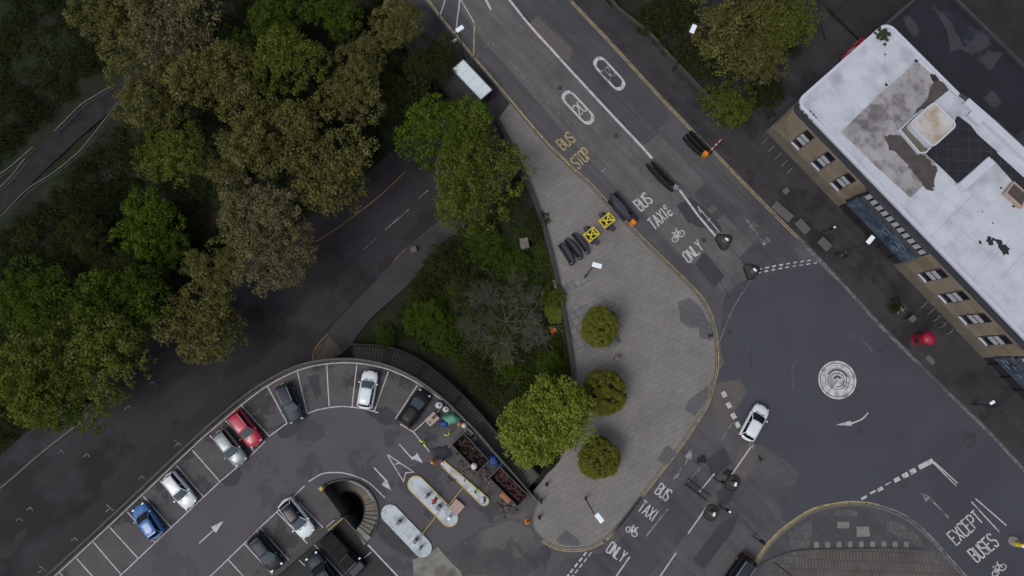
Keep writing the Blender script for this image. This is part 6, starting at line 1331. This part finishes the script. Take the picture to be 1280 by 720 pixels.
# bare grey tree in the garden
def bare(px, zc, rad, lb):
    c = P(*px, zc); g0 = H(c.x, c.y); t = thing('bare_tree', lb, 'tree', (c.x, c.y, g0)); rs = random.Random(9); b = MB(); tw = MB(); hgt = zc - g0
    def grow(p, d, L, r, lv):
        q = p + d * L; m_ = (p + q) / 2 + Vector((rs.uniform(-1, 1), rs.uniform(-1, 1), rs.uniform(-1, 1))) * L * .07
        (b if lv < 3 else tw).tube([p, m_, q], [r, r * .85, r * .65], 6 if lv < 2 else 3, cap=False)
        if lv == 7: return
        for k in range(3):
            nd = (d + Vector((rs.uniform(-1, 1), rs.uniform(-1, 1), rs.uniform(-.5, .75))) * (.75 if lv else .9)).normalized(); nd.z = max(nd.z, -.1); grow(q if k < 2 else m_, nd, L * rs.uniform(.66, .84), max(r * .58, .011), lv + 1)
    for k in range(7): a = 2 * PI * k / 7; grow(Vector((0, 0, hgt * .25)), Vector((math.cos(a) * .9, math.sin(a) * .9, .7)).normalized(), rad * .40, .065, 1)
    b.tube([(0, 0, -.3), (0, 0, hgt * .27)], [.2, .12], 8); b.build('trunk', M['bark_grey'], t); tw.build('twigs', M['bark_grey'], t)
bare((632, 400), .6, 5.1, 'leafless grey tree spreading over the middle of the garden')
# garden shrubs
def shrub(px, rad, kind, lb, hh=1.6, name='shrub'):
    p = PT(*px, hh); t = thing(name, lb, 'shrub', (p.x, p.y, p.z), 0, 'shrubs in the overgrown garden'); me, r0 = proto(kind, 1); o = bpy.data.objects.new('foliage', me); COL.objects.link(o); o.parent = t; k = rad / r0; o.scale = (k, k, k * .8); o.location = (0, 0, hh - rad * .35); o.rotation_euler.z = R_.uniform(0, 6)
    b = MB(); [b.tube([(0, 0, -.2), (rad * .4 * math.cos(a), rad * .4 * math.sin(a), hh)], [.06, .03], 5) for a in (0, 1.6, 3.1, 4.6)]; b.build('stems', M['bark'], t)
for px, r, kd, lb in (((540, 405), 3.3, 'green', 'bright green shrub near the foot of the garden stairs'), ((555, 420), 2.2, 'green', 'small green shrub beside the bright one above the stairs'), ((690, 372), 1.7, 'olive', 'yellow-green shrub against the plaza wall, taller one'), ((692, 392), 1.1, 'lime', 'small lime shrub above the orange cone'), ((560, 330), 3.2, 'dark', 'dark shrub in the garden between the two olive trees and the pavement'), ((605, 310), 3.0, 'green', 'dark green shrub left of the grey cabinet'), ((640, 335), 2.4, 'green', 'green shrub below the grey cabinet'), ((530, 360), 2.4, 'dark', 'dark shrub by the lower road pavement'), ((590, 365), 2.6, 'dark', 'dark shrub above the leafless tree'), ((660, 440), 2.5, 'dark', 'dark shrub right of the leafless tree trunk'), ((598, 470), 2.4, 'dark', 'dark shrub just above the garden stairs curve'), ((640, 460), 2.3, 'green', 'green shrub below the leafless tree'), ((480, 420), 1.4, 'green', 'low green shrub where the stairs leave the pavement'), ((690, 455), 1.8, 'green', 'green shrub beside the lime green tree'), ((670, 280), 2.0, 'dark', 'dark shrub in the narrow top of the garden')): shrub(px, r, kd, lb)
p = P(1112, 383, 1.0); t = thing('sapling', 'small dark sapling on the right pavement beside the bicycles', 'tree', (p.x, p.y, .12)); me, r0 = proto('dark', 0); o = bpy.data.objects.new('crown', me); COL.objects.link(o); o.parent = t; o.scale = (.2, .2, .22); o.location = (0, 0, 1.5); b = MB(); b.tube([(0, 0, 0), (0, 0, 1.5)], .04, 6); b.build('trunk', M['bark'], t)
# undergrowth: one leafy ground cover
rs = random.Random(4); cl = []
def cover(x0, y0, x1, y1, n, r, tests):
    k = 0
    while k < n:
        u, v = rs.uniform(x0, x1), rs.uniform(y0, y1); p = PT(u, v); k += 1
        if not tests(p): continue
        cl.append((p.x, p.y, p.z + r * .2, r * rs.uniform(.6, 1.3), .4 + rs.uniform(-.3, .3) + .25 * math.sin(p.x * .35 + 2) * math.sin(p.y * .4)))
path_w = [PT(*p) for p in pl[::2]]
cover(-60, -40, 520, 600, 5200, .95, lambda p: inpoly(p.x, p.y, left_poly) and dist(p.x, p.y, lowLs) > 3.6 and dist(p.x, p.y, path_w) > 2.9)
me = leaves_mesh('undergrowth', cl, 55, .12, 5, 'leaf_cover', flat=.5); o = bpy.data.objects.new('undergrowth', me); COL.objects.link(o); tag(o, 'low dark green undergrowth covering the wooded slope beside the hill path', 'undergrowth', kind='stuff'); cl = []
stl = [at(t_, 0) for t_ in np.linspace(0, 1, 14)]
cover(430, 240, 720, 600, 2600, .7, lambda p: not inpoly(p.x, p.y, street_w) and not inpoly(p.x, p.y, deck_w) and not inpoly(p.x, p.y, left_poly) and H(p.x, p.y) > -5.8 and dist(p.x, p.y, stl) > 2.6)
me = leaves_mesh('undergrowth', cl, 75, .10, 8, 'leaf_tuft', flat=.5); o = bpy.data.objects.new('undergrowth', me); COL.objects.link(o); tag(o, 'green grass and weeds covering the garden between the stairs and the plaza', 'undergrowth', kind='stuff')
cl = []
cover(770, -60, 1010, 150, 260, .8, lambda p: inpoly(p.x, p.y, PP([(775, -60), (838, 68), (870, 98), (905, 150), (950, 140), (985, 90), (1010, 30), (1005, -60)])))
me = leaves_mesh('ivy', [(a, b_, .1, r, t_) for a, b_, c_, r, t_ in cl], 60, .12, 6, 'leaf_cover', flat=.5); o = bpy.data.objects.new('ivy', me); COL.objects.link(o); tag(o, 'dark ivy and weeds under the trees at the top right', 'ivy', kind='stuff')
